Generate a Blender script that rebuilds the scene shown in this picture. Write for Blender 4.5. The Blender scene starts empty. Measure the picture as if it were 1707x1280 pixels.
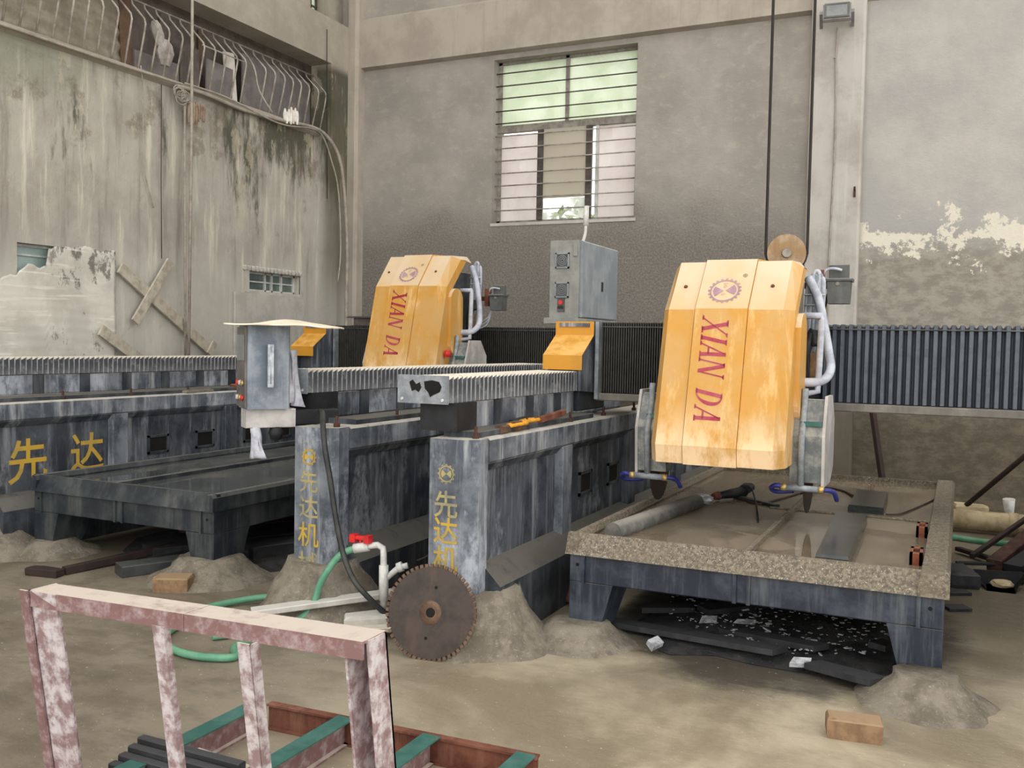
import bpy, math, random
from mathutils import Vector, Matrix, noise as mnoise
random.seed(7)
R = math.radians
scn = bpy.context.scene
COL = scn.collection

# ------------------------------------------------------------------ camera, sky, exposure
cam_d = bpy.data.cameras.new('camera'); cam = bpy.data.objects.new('camera', cam_d); COL.objects.link(cam)
cam_d.sensor_fit = 'HORIZONTAL'; cam_d.sensor_width = 36.0; cam_d.lens = 36.0 * 1575.1 / 1707
PI_, YW, RO = R(2.459), R(-25.367), R(1.0932)
fw = Vector((math.sin(YW) * math.cos(PI_), math.cos(YW) * math.cos(PI_), -math.sin(PI_)))
r0 = Vector((math.cos(YW), -math.sin(YW), 0)); u0 = r0.cross(fw)
rt = r0 * math.cos(RO) + u0 * math.sin(RO); up = -r0 * math.sin(RO) + u0 * math.cos(RO)
m = Matrix((rt, up, -fw)).transposed().to_4x4(); m.translation = Vector((0, 0, 1.5))
cam.matrix_world = m; cam_d.clip_end = 300
scn.camera = cam
world = bpy.data.worlds.new('overcast'); scn.world = world; world.use_nodes = True
wn = world.node_tree; bg = wn.nodes['Background']
bg.inputs[0].default_value = (1.0, 0.985, 0.96, 1); bg.inputs[1].default_value = 2.75
vs = scn.view_settings; vs.view_transform = 'Standard'; vs.look = 'None'; vs.gamma = 1; vs.use_curve_mapping = False
vs.exposure = 0.0
scn.display_settings.display_device = 'sRGB'

# ------------------------------------------------------------------ materials
def lin(c):
    return tuple((v / 12.92 if v <= .04045 else ((v + .055) / 1.055) ** 2.4) for v in [x / 255 for x in c[:3]]) + (1,)
class NT:
    def __init__(s, name):
        s.m = bpy.data.materials.new(name); s.m.use_nodes = True; s.t = s.m.node_tree; s.n = s.t.nodes
        s.b = s.n['Principled BSDF']; s.geo = s.n.new('ShaderNodeNewGeometry')
        s.pos = s.geo.outputs['Position']; s.sep_ = None; s.nrm = None
    def link(s, a, b): s.t.links.new(a, b)
    def put(s, sock, v):
        if isinstance(v, bpy.types.NodeSocket): s.link(v, sock)
        else:
            try: sock.default_value = v
            except Exception: sock.default_value = (v, v, v)
    def math(s, op, a, b=0.0, c=None, clamp=False):
        n = s.n.new('ShaderNodeMath'); n.operation = op; n.use_clamp = clamp
        s.put(n.inputs[0], a); s.put(n.inputs[1], b)
        if c is not None: s.put(n.inputs[2], c)
        return n.outputs[0]
    def vmul(s, v, sc):
        n = s.n.new('ShaderNodeVectorMath'); n.operation = 'MULTIPLY'; s.put(n.inputs[0], v); n.inputs[1].default_value = sc
        return n.outputs[0]
    def noise(s, scale=5, det=4, rough=.6, vec=None, st=None, dist=0.0):
        v = vec or s.pos
        if st: v = s.vmul(v, st)
        n = s.n.new('ShaderNodeTexNoise'); n.inputs['Scale'].default_value = scale; n.inputs['Detail'].default_value = det
        n.inputs['Roughness'].default_value = rough; n.inputs['Distortion'].default_value = dist
        s.link(v, n.inputs['Vector']); return n.outputs[0]
    def step(s, f, a, b):
        n = s.n.new('ShaderNodeMapRange'); n.interpolation_type = 'SMOOTHSTEP'; n.clamp = True
        s.put(n.inputs[0], f); s.put(n.inputs[1], a); s.put(n.inputs[2], b); return n.outputs[0]
    def mix(s, f, a, b):
        n = s.n.new('ShaderNodeMix'); n.data_type = 'RGBA'
        s.put(n.inputs[0], f); s.put(n.inputs[6], a); s.put(n.inputs[7], b); return n.outputs[2]
    def sep(s):
        if not s.sep_:
            s.sep_ = s.n.new('ShaderNodeSeparateXYZ'); s.link(s.pos, s.sep_.inputs[0])
        return s.sep_.outputs
    def nz(s):
        if not s.nrm:
            s.nrm = s.n.new('ShaderNodeSeparateXYZ'); s.link(s.geo.outputs['Normal'], s.nrm.inputs[0])
        return s.nrm.outputs[2]
    def bump(s, h, strength=.3, dist=.02):
        n = s.n.new('ShaderNodeBump'); n.inputs['Strength'].default_value = strength; n.inputs['Distance'].default_value = dist
        s.link(h, n.inputs['Height']); s.link(n.outputs[0], s.b.inputs['Normal'])
    def done(s, col, rough=.8, metal=0.0, spec=.4):
        s.put(s.b.inputs['Base Color'], col); s.put(s.b.inputs['Roughness'], rough)
        s.b.inputs['Metallic'].default_value = metal; s.b.inputs['Specular IOR Level'].default_value = spec
        return s.m

def weathered(name, base, alt, streak=None, dust=None, scale=4, rough=.7, metal=0.0, bump=.15, st=.5, dust_lo=.35, alt_lo=.4, alt_hi=.65, spec=.4, fine=None, patch=None, foot=None):
    t = NT(name)
    c = t.mix(t.step(t.noise(scale, 6, .65), alt_lo, alt_hi), lin(base), lin(alt))
    if streak:
        f = t.step(t.noise(9, 5, .7, st=(1, 1, .09)), .48, .72)
        c = t.mix(t.math('MULTIPLY', f, st), c, lin(streak))
    if patch:
        c = t.mix(t.math('MULTIPLY', t.step(t.noise(2.1, 7, .72, st=(1, 1, .55)), .5, .62), .7), c, lin(patch))
        c = t.mix(t.math('MULTIPLY', t.step(t.noise(2.6, 7, .75, st=(1.1, 1, .4)), .56, .66), .75), c, lin((46, 50, 58)))
    if fine:
        c = t.mix(t.math('MULTIPLY', t.step(t.noise(70, 3, .7), .5, .62), .7), c, lin(fine))
    if dust:
        f = t.math('MULTIPLY', t.step(t.nz(), .35, .85), t.step(t.noise(11, 4, .6), dust_lo - .2, dust_lo + .15))
        c = t.mix(f, c, lin(dust))
    if foot: c = t.mix(t.math('MULTIPLY', t.step(t.math('ADD', t.sep()[2], t.math('MULTIPLY', t.noise(2, 4, .6), .5)), 1.6, 1.1), .9), c, lin(foot))  # painted shade, darkens the surface towards the floor
    if bump: t.bump(t.noise(60, 4, .7), bump, .004)
    return t.done(c, rough, metal, spec)

M = {}
M['steel_blue'] = weathered('steel_blue', (44, 48, 56), (78, 83, 90), (146, 150, 154), (148, 142, 130), 3, .55, 0, .2, .75, alt_lo=.36, alt_hi=.6, patch=(150, 156, 160))
M['steel_pale'] = weathered('steel_pale', (72, 78, 87), (122, 127, 134), (188, 191, 195), (186, 182, 172), 3.5, .6, 0, .2, .75, patch=(184, 190, 200))
M['steel_dark'] = weathered('steel_dark', (42, 47, 54), (72, 77, 82), (108, 111, 112), (100, 97, 90), 4, .55, 0, .15, .55)
M['table_blue'] = weathered('table_blue', (30, 37, 50), (64, 71, 82), (104, 109, 112), (150, 142, 124), 5, .5, 0, .2, .7, alt_lo=.42, alt_hi=.68)
M['table_dark'] = weathered('table_dark', (36, 42, 48), (62, 67, 69), (98, 100, 98), (104, 104, 100), 5, .5, 0, .15, .5)
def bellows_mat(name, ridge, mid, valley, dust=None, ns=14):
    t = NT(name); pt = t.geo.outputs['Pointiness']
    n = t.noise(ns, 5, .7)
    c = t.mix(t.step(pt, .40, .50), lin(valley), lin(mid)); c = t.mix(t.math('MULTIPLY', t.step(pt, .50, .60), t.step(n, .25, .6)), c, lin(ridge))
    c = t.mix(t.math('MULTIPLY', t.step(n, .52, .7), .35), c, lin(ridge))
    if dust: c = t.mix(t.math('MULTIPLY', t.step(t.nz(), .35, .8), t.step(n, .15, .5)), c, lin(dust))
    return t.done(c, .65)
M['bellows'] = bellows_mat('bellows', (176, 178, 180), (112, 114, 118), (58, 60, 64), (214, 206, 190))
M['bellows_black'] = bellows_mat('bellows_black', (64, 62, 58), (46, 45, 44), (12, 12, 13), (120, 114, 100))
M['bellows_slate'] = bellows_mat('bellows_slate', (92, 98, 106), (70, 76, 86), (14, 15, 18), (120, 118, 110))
M['welt'] = weathered('welt', (168, 170, 172), (120, 122, 126), (84, 86, 90), (214, 206, 190), 9, .65, 0, .05, .5)
M['plate'] = weathered('plate', (120, 126, 132), (160, 164, 168), (84, 88, 94), (190, 190, 186), 7, .5, .2, .15)
M['rail'] = weathered('rail', (112, 108, 100), (136, 130, 120), (90, 88, 84), None, 8, .6, 0, .1)
M['black'] = weathered('black', (22, 23, 26), (36, 37, 40), None, None, 8, .6)
M['cavity'] = weathered('cavity', (14, 13, 12), (22, 20, 18), None, None, 8, .9)
M['cab_grey'] = weathered('cab_grey', (122, 128, 134), (142, 148, 152), (170, 174, 176), (190, 190, 186), 5, .55, 0, .08, .5)
M['cab_front'] = weathered('cab_front', (128, 130, 126), (146, 146, 140), (160, 160, 154), None, 9, .7, 0, .15, .5)
M['box_blue'] = weathered('box_blue', (100, 110, 122), (134, 142, 152), (170, 175, 180), (190, 190, 188), 7, .55, 0, .1, .5)
M['box_screen'] = weathered('box_screen', (86, 82, 80), (108, 104, 100), (134, 128, 120), None, 12, .45)
M['chrome'] = weathered('chrome', (170, 176, 182), (130, 134, 140), None, None, 15, .35, .7, .05)
M['pale_hose'] = weathered('pale_hose', (190, 194, 204), (160, 164, 176), None, None, 12, .55, 0, .05)
M['grey_pipe'] = weathered('grey_pipe', (128, 136, 142), (158, 162, 164), (96, 100, 102), None, 20, .55)
M['guard'] = weathered('guard', (104, 110, 112), (150, 150, 142), (70, 74, 76), (190, 184, 170), 16, .7, 0, .3, .6)
M['guard_pale'] = weathered('guard_pale', (168, 166, 164), (196, 192, 188), (150, 120, 84), (214, 210, 202), 7, .6, 0, .15, .5)
M['blue_hose'] = weathered('blue_hose', (44, 48, 128), (60, 64, 120), None, None, 30, .4)
M['brass'] = weathered('brass', (206, 178, 116), (180, 150, 90), None, None, 30, .4, .5)
M['rust'] = weathered('rust', (92, 52, 38), (120, 74, 56), (150, 110, 92), None, 9, .85, 0, .3)
M['rust_dark'] = weathered('rust_dark', (58, 36, 30), (84, 54, 44), None, None, 12, .8, 0, .3)
M['disc'] = weathered('disc', (70, 60, 54), (52, 46, 43), (92, 74, 60), None, 8, .5, .3, .12, .4)
M['disc_hub'] = weathered('disc_hub', (112, 88, 70), (84, 64, 50), None, None, 14, .6, .3, .12)
M['pink'] = weathered('pink', (136, 112, 112), (196, 188, 190), (112, 76, 74), (196, 186, 174), 20, .8, 0, .2, .6, dust_lo=.15, alt_lo=.38, alt_hi=.62)
M['pink_dark'] = weathered('pink_dark', (122, 92, 90), (164, 146, 146), (108, 70, 68), (194, 182, 170), 24, .8, 0, .2, .6, alt_lo=.42, alt_hi=.72)
M['green_paint'] = weathered('green_paint', (44, 92, 84), (60, 106, 98), (96, 118, 108), None, 8, .55)
M['pvc'] = weathered('pvc', (216, 216, 212), (190, 190, 186), (150, 146, 140), None, 15, .45)
M['red'] = weathered('red', (214, 44, 44), (186, 40, 40), None, None, 20, .4)
M['green_hose'] = weathered('green_hose', (84, 140, 110), (104, 156, 126), None, None, 10, .38, 0, .03)
M['wood'] = weathered('wood', (142, 114, 86), (118, 92, 68), (92, 70, 52), (150, 126, 98), 16, .85, 0, .3, .5)
M['wood_grey'] = weathered('wood_grey', (178, 170, 154), (150, 142, 128), (196, 190, 176), (204, 198, 182), 12, .85, 0, .2)
M['board_pale'] = weathered('board_pale', (184, 180, 172), (168, 164, 156), (150, 146, 138), (200, 198, 190), 6, .85, 0, .15)
M['stone_dark'] = weathered('stone_dark', (48, 52, 54), (66, 68, 68), (90, 90, 86), (86, 88, 86), 6, .4, 0, .1)
M['stone_wet'] = weathered('stone_wet', (40, 45, 44), (58, 61, 58), None, None, 6, .22, 0, .02)
M['stone_bar'] = weathered('stone_bar', (86, 86, 82), (112, 110, 104), None, (130, 126, 116), 16, .6, 0, .35)
M['slate'] = weathered('slate', (40, 41, 44), (58, 58, 60), None, (64, 64, 66), 9, .6, 0, .3)
M['chip'] = weathered('chip', (196, 198, 202), (120, 122, 126), None, None, 20, .6)
M['paper'] = weathered('paper', (236, 226, 204), (214, 202, 178), None, None, 9, .8)
M['rag'] = weathered('rag', (196, 198, 206), (160, 160, 170), None, None, 12, .9)
M['rubber'] = weathered('rubber', (38, 40, 42), (66, 66, 64), None, None, 8, .5)
M['cable_grey'] = weathered('cable_grey', (166, 158, 146), (142, 134, 124), None, None, 8, .8)
M['cable_black'] = weathered('cable_black', (30, 26, 24), (44, 36, 30), None, None, 8, .7)
M['cable_brown'] = weathered('cable_brown', (76, 58, 48), (60, 46, 40), None, None, 8, .7)
M['tool_yellow'] = weathered('tool_yellow', (226, 160, 40), (190, 130, 40), None, None, 20, .5)
M['brick_brown'] = weathered('brick_brown', (122, 66, 44), (96, 50, 36), None, (130, 88, 66), 25, .8)
M['frame_grey'] = weathered('frame_grey', (150, 144, 134), (120, 114, 106), None, None, 12, .7)
M['frame_dark'] = weathered('frame_dark', (88, 80, 74), (64, 58, 54), None, None, 12, .7)
M['frame_white'] = weathered('frame_white', (206, 208, 206), (180, 180, 176), None, None, 8, .6)
M['bar_steel'] = weathered('bar_steel', (176, 170, 160), (140, 132, 122), (110, 96, 86), None, 9, .7)
M['ply_dark'] = weathered('ply_dark', (92, 84, 80), (116, 106, 100), (74, 66, 62), None, 5, .9)
M['ply_violet'] = weathered('ply_violet', (116, 111, 110), (136, 130, 128), (96, 91, 90), None, 5, .9)
M['ply_brown'] = weathered('ply_brown', (112, 90, 72), (90, 72, 60), None, None, 6, .9)
M['white_foam'] = weathered('white_foam', (232, 228, 220), (206, 200, 190), None, None, 8, .8)
M['bag'] = weathered('bag', (182, 176, 170), (150, 144, 140), None, (236, 232, 214), 9, .7)
M['leaf_dry'] = weathered('leaf_dry', (150, 132, 112), (118, 98, 86), None, None, 14, .9)
M['yellow_dark'] = weathered('yellow_dark', (206, 146, 42), (196, 140, 46), None, (230, 178, 96), 6, .5, 0, .05, dust_lo=.5)
M['scrap_rod'] = weathered('scrap_rod', (58, 42, 38), (42, 34, 32), None, None, 8, .8)
M['cement_pipe'] = weathered('cement_pipe', (196, 180, 146), (170, 152, 120), (140, 124, 98), None, 8, .85)
M['lens_grey'] = weathered('lens_grey', (128, 132, 130), (110, 114, 112), None, None, 8, .35)
M['lamp_grey'] = weathered('lamp_grey', (142, 138, 138), (118, 114, 114), None, None, 8, .6)
M['motor_grey'] = weathered('motor_grey', (88, 90, 88), (70, 72, 70), (120, 118, 112), (140, 136, 128), 9, .6)
M['letter_red'] = weathered('letter_red', (160, 40, 60), (176, 84, 100), None, None, 5, .55, 0, 0)
M['logo_mauve'] = weathered('logo_mauve', (158, 126, 140), (178, 148, 152), None, None, 10, .6, 0, 0)
M['letter_yellow'] = weathered('letter_yellow', (196, 160, 60), (164, 142, 76), None, None, 6, .6, 0, 0)
M['letter_faded'] = weathered('letter_faded', (170, 156, 104), (130, 128, 110), None, None, 12, .7, 0, 0)
M['leaf'] = weathered('leaf', (150, 168, 90), (96, 124, 60), None, None, 8, .7, 0, 0)
M['pane_dark'] = weathered('pane_dark', (108, 122, 116), (84, 96, 92), None, None, 4, .2, 0, 0)
M['pane_green'] = weathered('pane_green', (166, 186, 182), (150, 168, 164), None, None, 5, .3, 0, 0)

def cement():
    t = NT('cement'); c = t.mix(t.step(t.noise(7, 6, .7), .4, .62), lin((138, 130, 116)), lin((108, 100, 88)))
    c = t.mix(t.math('MULTIPLY', t.step(t.noise(48, 3, .7), .58, .68), .45), c, lin((170, 164, 150)))
    t.bump(t.noise(38, 5, .75), .6, .02); return t.done(c, .9)
M['cement'] = cement()
def rim():
    t = NT('rim_grit'); c = t.mix(t.step(t.noise(60, 4, .75), .42, .6), lin((96, 88, 75)), lin((138, 128, 111)))
    c = t.mix(t.step(t.noise(130, 2, .7), .62, .68), c, lin((196, 190, 178)))
    c = t.mix(t.math('MULTIPLY', t.step(t.noise(6, 4, .6), .45, .65), .5), c, lin((120, 108, 90)))
    t.bump(t.noise(90, 4, .75), .6, .008); return t.done(c, .6)
M['rim_grit'] = rim()
def wet(name, a, b, c3, lo=.03, hi=.55, scale=2.2):
    t = NT(name); n = t.noise(scale, 4, .55); c = t.mix(t.step(n, .42, .56), lin(a), lin(b))
    c = t.mix(t.step(t.noise(1.7, 3, .5, dist=.6), .55, .6), c, lin(c3))
    r = t.math('ADD', t.math('MULTIPLY', t.step(t.noise(1.1, 3, .5), .4, .62), hi - lo), lo)
    t.bump(t.noise(30, 3, .5), .03, .003)
    return t.done(c, r, 0, .5)
M['slurry'] = wet('slurry', (122, 109, 92), (106, 94, 78), (138, 124, 105), .03, .3)
M['slurry_dark'] = wet('slurry_dark', (92, 94, 92), (78, 82, 82), (104, 102, 94), .04, .3)

def yellow(name, letters=False):
    t = NT(name); z = t.sep()[2]
    tc = t.n.new('ShaderNodeTexCoord')
    sp = t.n.new('ShaderNodeSeparateXYZ'); t.link(tc.outputs['Generated'], sp.inputs[0]); g = sp.outputs[2]
    n = t.noise(4, 5, .65); st = t.noise(9, 5, .7, st=(1, 1, .12))
    c = t.mix(t.step(n, .4, .65), lin((202, 148, 62)), lin((200, 156, 92)))
    c = t.mix(t.math('MULTIPLY', t.step(st, .52, .72), .6), c, lin((238, 198, 140)))
    low = t.math('MULTIPLY', t.step(g, .34, .02), t.step(t.noise(6, 5, .7, st=(1, 1, .4)), .38, .62))
    c = t.mix(low, c, lin((240, 208, 164)))
    f = t.math('MULTIPLY', t.step(t.nz(), .25, .55), t.step(t.math('ADD', t.noise(3, 3, .5), t.math('MULTIPLY', g, 1.3)), 1.35, 1.95))
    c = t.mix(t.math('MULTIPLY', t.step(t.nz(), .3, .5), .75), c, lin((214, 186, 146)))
    c = t.mix(f, c, lin((218, 200, 172)))
    return t.done(c, .48, 0, .35)
M['yellow'] = yellow('yellow')

def back_wall_mat():
    t = NT('back_wall'); x, y, z = t.sep()
    n1 = t.noise(1.3, 6, .62); n2 = t.noise(6, 6, .7, st=(1, 1, 1.6)); nf = t.noise(42, 4, .75)
    c = t.mix(t.step(n1, .35, .65), lin((168, 162, 154)), lin((149, 144, 137)))
    c = t.mix(t.math('MULTIPLY', t.step(n2, .5, .7), .45), c, lin((184, 175, 162)))
    # splashed stucco zone below the window and to its sides
    edge = t.math('ADD', z, t.math('MULTIPLY', t.math('SUBTRACT', n1, .5), 1.7))
    lowm = t.step(edge, 3.35, 2.55)
    lowm = t.math('MULTIPLY', lowm, t.step(x, -1.3, -1.9))
    c = t.mix(t.math('MULTIPLY', lowm, .8), c, t.mix(t.step(nf, .42, .6), lin((110, 105, 98)), lin((136, 130, 122))))
    # right bay: side light painted in as paler render, with flaked lime patches
    rb = t.step(x, -1.0, -.9)
    cb = t.mix(t.step(t.noise(1.6, 6, .65), .35, .65), lin((168, 166, 162)), lin((184, 180, 173)))
    cb = t.mix(t.step(z, 2.75, 2.35), cb, t.mix(t.step(n2, .4, .6), lin((138, 132, 122)), lin((160, 154, 142))))
    fl = t.step(t.math('ADD', t.noise(3.2, 8, .72), t.math('MULTIPLY', t.math('ABSOLUTE', t.math('SUBTRACT', z, 2.62)), -.55)), .44, .47)
    cb = t.mix(fl, cb, lin((220, 214, 198)))
    c = t.mix(rb, c, cb)
    c = t.mix(t.math('MULTIPLY', t.step(t.math('ADD', z, t.math('MULTIPLY', n1, .6)), 1.65, 1.0), .9), c, t.mix(t.step(n2, .4, .65), lin((86, 79, 66)), lin((108, 98, 82))))  # low wall darkened in colour for the shade behind the gantry
    h = t.math('ADD', t.math('MULTIPLY', t.noise(30, 5, .75), t.math('ADD', t.math('MULTIPLY', lowm, 1.0), .2)), t.math('MULTIPLY', n2, .3))
    t.bump(h, .55, .035); return t.done(c, .92, 0, .2)
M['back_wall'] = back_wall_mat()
M['beam_wall'] = weathered('beam_wall', (178, 169, 157), (160, 152, 141), (152, 144, 132), None, 1.6, .92, 0, .2, .5, spec=.2)
M['column_wall'] = weathered('column_wall', (188, 184, 176), (168, 162, 154), (206, 204, 198), None, 2.2, .92, 0, .2, .5, spec=.2, foot=(96, 88, 74))  # foot colour paints in the shade low on the column

def left_wall_mat():
    t = NT('left_wall'); x, y, z = t.sep()
    n1 = t.noise(1.5, 6, .65); s1 = t.noise(5, 6, .68, st=(1, 1, .10)); s2 = t.noise(3.2, 6, .7, st=(1, 1, .22)); nb = t.noise(2.4, 7, .7)
    c = t.mix(t.step(n1, .35, .65), lin((178, 173, 162)), lin((158, 152, 142)))
    c = t.mix(t.math('MULTIPLY', t.step(s1, .52, .68), .8), c, lin((212, 206, 190)))
    c = t.mix(t.math('MULTIPLY', t.step(s1, .47, .33), .6), c, lin((128, 122, 112)))
    top = t.step(z, 2.5, 3.9)
    far = t.step(y, 6.6, 8.9)
    moss = t.math('ADD', s2, t.math('MULTIPLY', t.math('MULTIPLY', top, t.math('ADD', far, .55)), .2))
    c = t.mix(t.math('MULTIPLY', t.step(moss, .64, .78), .85), c, lin((66, 68, 52)))
    dk = t.math('ADD', nb, t.math('MULTIPLY', top, .12))
    c = t.mix(t.math('MULTIPLY', t.step(dk, .64, .74), .55), c, lin((112, 100, 84)))
    nearm = t.math('MULTIPLY', t.step(y, 6.4, 5.2), t.step(z, 3.3, 3.9))
    c = t.mix(t.math('MULTIPLY', nearm, .6), c, lin((118, 128, 104)))
    pl = t.step(t.math('ADD', t.noise(3.1, 8, .7, st=(1, 1, .5)), t.math('MULTIPLY', top, .06)), .62, .65)
    c = t.mix(t.math('MULTIPLY', pl, .4), c, lin((196, 186, 164)))
    # corner strip by the pillar stays mossy
    cs = t.math('MULTIPLY', t.step(y, 9.25, 9.5), t.step(z, 4.6, 3.6))
    c = t.mix(t.math('MULTIPLY', cs, .7), c, lin((104, 100, 82)))
    # pale limewashed foot of the wall
    c = t.mix(t.math('MULTIPLY', t.step(z, 2.6, 1.7), .65), c, lin((188, 186, 178)))
    cl = t.mix(t.step(n1, .35, .65), lin((178, 170, 157)), lin((158, 151, 139)))
    cl = t.mix(t.math('MULTIPLY', t.step(s1, .54, .7), .5), cl, lin((146, 138, 124)))
    c = t.mix(t.step(z, 4.74, 4.86), c, cl)
    t.bump(t.noise(14, 6, .7), .35, .03); return t.done(c, .92, 0, .2)
M['left_wall'] = left_wall_mat()

def floor_mat():
    t = NT('floor_mud'); x, y, z = t.sep()
    n1 = t.noise(.75, 6, .6, dist=.4); n2 = t.noise(3.5, 6, .68, st=(1, 1.6, 1)); nf = t.noise(26, 5, .7)
    c = t.mix(t.step(n1, .42, .6), lin((176, 165, 143)), lin((132, 121, 101)))
    c = t.mix(t.math('MULTIPLY', t.step(n2, .5, .68), .4), c, lin((134, 124, 106)))
    # trodden dark mud on the left and behind, dry pale slurry in the middle aisle
    lf = t.math('MULTIPLY', t.step(t.math('ADD', x, t.math('MULTIPLY', n1, 1.6)), -.9, -2.2), .75)
    c = t.mix(lf, c, t.mix(t.step(n2, .42, .6), lin((112, 103, 90)), lin((90, 82, 72))))
    bk = t.step(t.math('ADD', y, t.math('MULTIPLY', n1, 1.2)), 5.0, 6.4)
    c = t.mix(t.math('MULTIPLY', bk, .75), c, lin((92, 82, 66)))
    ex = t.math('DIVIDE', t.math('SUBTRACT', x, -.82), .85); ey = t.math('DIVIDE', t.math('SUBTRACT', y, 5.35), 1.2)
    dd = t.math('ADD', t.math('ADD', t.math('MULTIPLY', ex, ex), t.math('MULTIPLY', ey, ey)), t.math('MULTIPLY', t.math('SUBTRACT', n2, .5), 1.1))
    c = t.mix(t.math('MULTIPLY', t.step(dd, 1.25, .8), .85), c, lin((62, 59, 54)))  # black slurry stain under the wet table, table shade painted in with it
    sp = t.step(t.noise(55, 2, .6), .70, .73)
    c = t.mix(sp, c, lin((196, 190, 176)))
    r = t.math('ADD', t.math('MULTIPLY', t.step(n1, .35, .6), -.35), .75)
    t.bump(t.math('ADD', t.math('MULTIPLY', nf, .4), n2), .35, .02); return t.done(c, r, 0, .35)
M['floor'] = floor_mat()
def sludge():
    t = NT('sludge'); c = t.mix(t.step(t.noise(8, 6, .7), .4, .6), lin((44, 44, 46)), lin((66, 65, 64)))
    c = t.mix(t.step(t.noise(75, 3, .7), .66, .7), c, lin((150, 150, 152)))
    t.bump(t.noise(30, 5, .75), .6, .02); return t.done(c, .7)
M['sludge'] = sludge()
def sheet_mat():
    t = NT('mouldy_sheet'); x, y, z = t.sep()
    c = t.mix(t.step(t.noise(3, 5, .6), .4, .6), lin((206, 202, 192)), lin((188, 184, 174)))
    mo = t.math('ADD', t.noise(9, 6, .75, st=(1, 1, .55)), t.math('MULTIPLY', t.step(z, 1.75, 2.2), .13))
    mo = t.math('MULTIPLY', t.step(mo, .60, .68), t.step(y, 5.3, 5.7))
    c = t.mix(t.math('MULTIPLY', mo, .8), c, lin((92, 86, 80)))
    c = t.mix(t.math('MULTIPLY', t.step(t.noise(6, 4, .6, st=(1, .25, 3.2)), .58, .66), .5), c, lin((230, 226, 214)))
    return t.done(c, .7)
M['sheet'] = sheet_mat()
M['corrugated'] = weathered('corrugated', (132, 124, 110), (158, 150, 136), (104, 98, 88), None, 4, .8, 0, .3, .5)
def glass_mat(name, col, tl, clear=.15):
    t = NT(name)
    tr = t.n.new('ShaderNodeBsdfTranslucent'); tr.inputs[0].default_value = lin(col)
    tp = t.n.new('ShaderNodeBsdfTransparent'); tp.inputs[0].default_value = (1, 1, 1, 1)
    m1 = t.n.new('ShaderNodeMixShader'); m2 = t.n.new('ShaderNodeMixShader')
    t.put(t.b.inputs['Base Color'], lin(col)); t.b.inputs['Roughness'].default_value = .35
    m1.inputs[0].default_value = tl; t.link(t.b.outputs[0], m1.inputs[1]); t.link(tr.outputs[0], m1.inputs[2])
    f = t.math('MULTIPLY', t.step(t.noise(3, 4, .6), .3, .7), clear)
    t.put(m2.inputs[0], f); t.link(m1.outputs[0], m2.inputs[1]); t.link(tp.outputs[0], m2.inputs[2])
    t.link(m2.outputs[0], t.n['Material Output'].inputs[0]); return t.m
M['glass_green'] = glass_mat('glass_green', (214, 222, 204), .75, .22)
M['glass_dusty'] = glass_mat('glass_dusty', (222, 216, 214), .6, .18)
M['glass_grey'] = glass_mat('glass_grey', (200, 194, 180), .45, .06)
M['glass_clear'] = glass_mat('glass_clear', (220, 226, 214), .3, .95)

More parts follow.
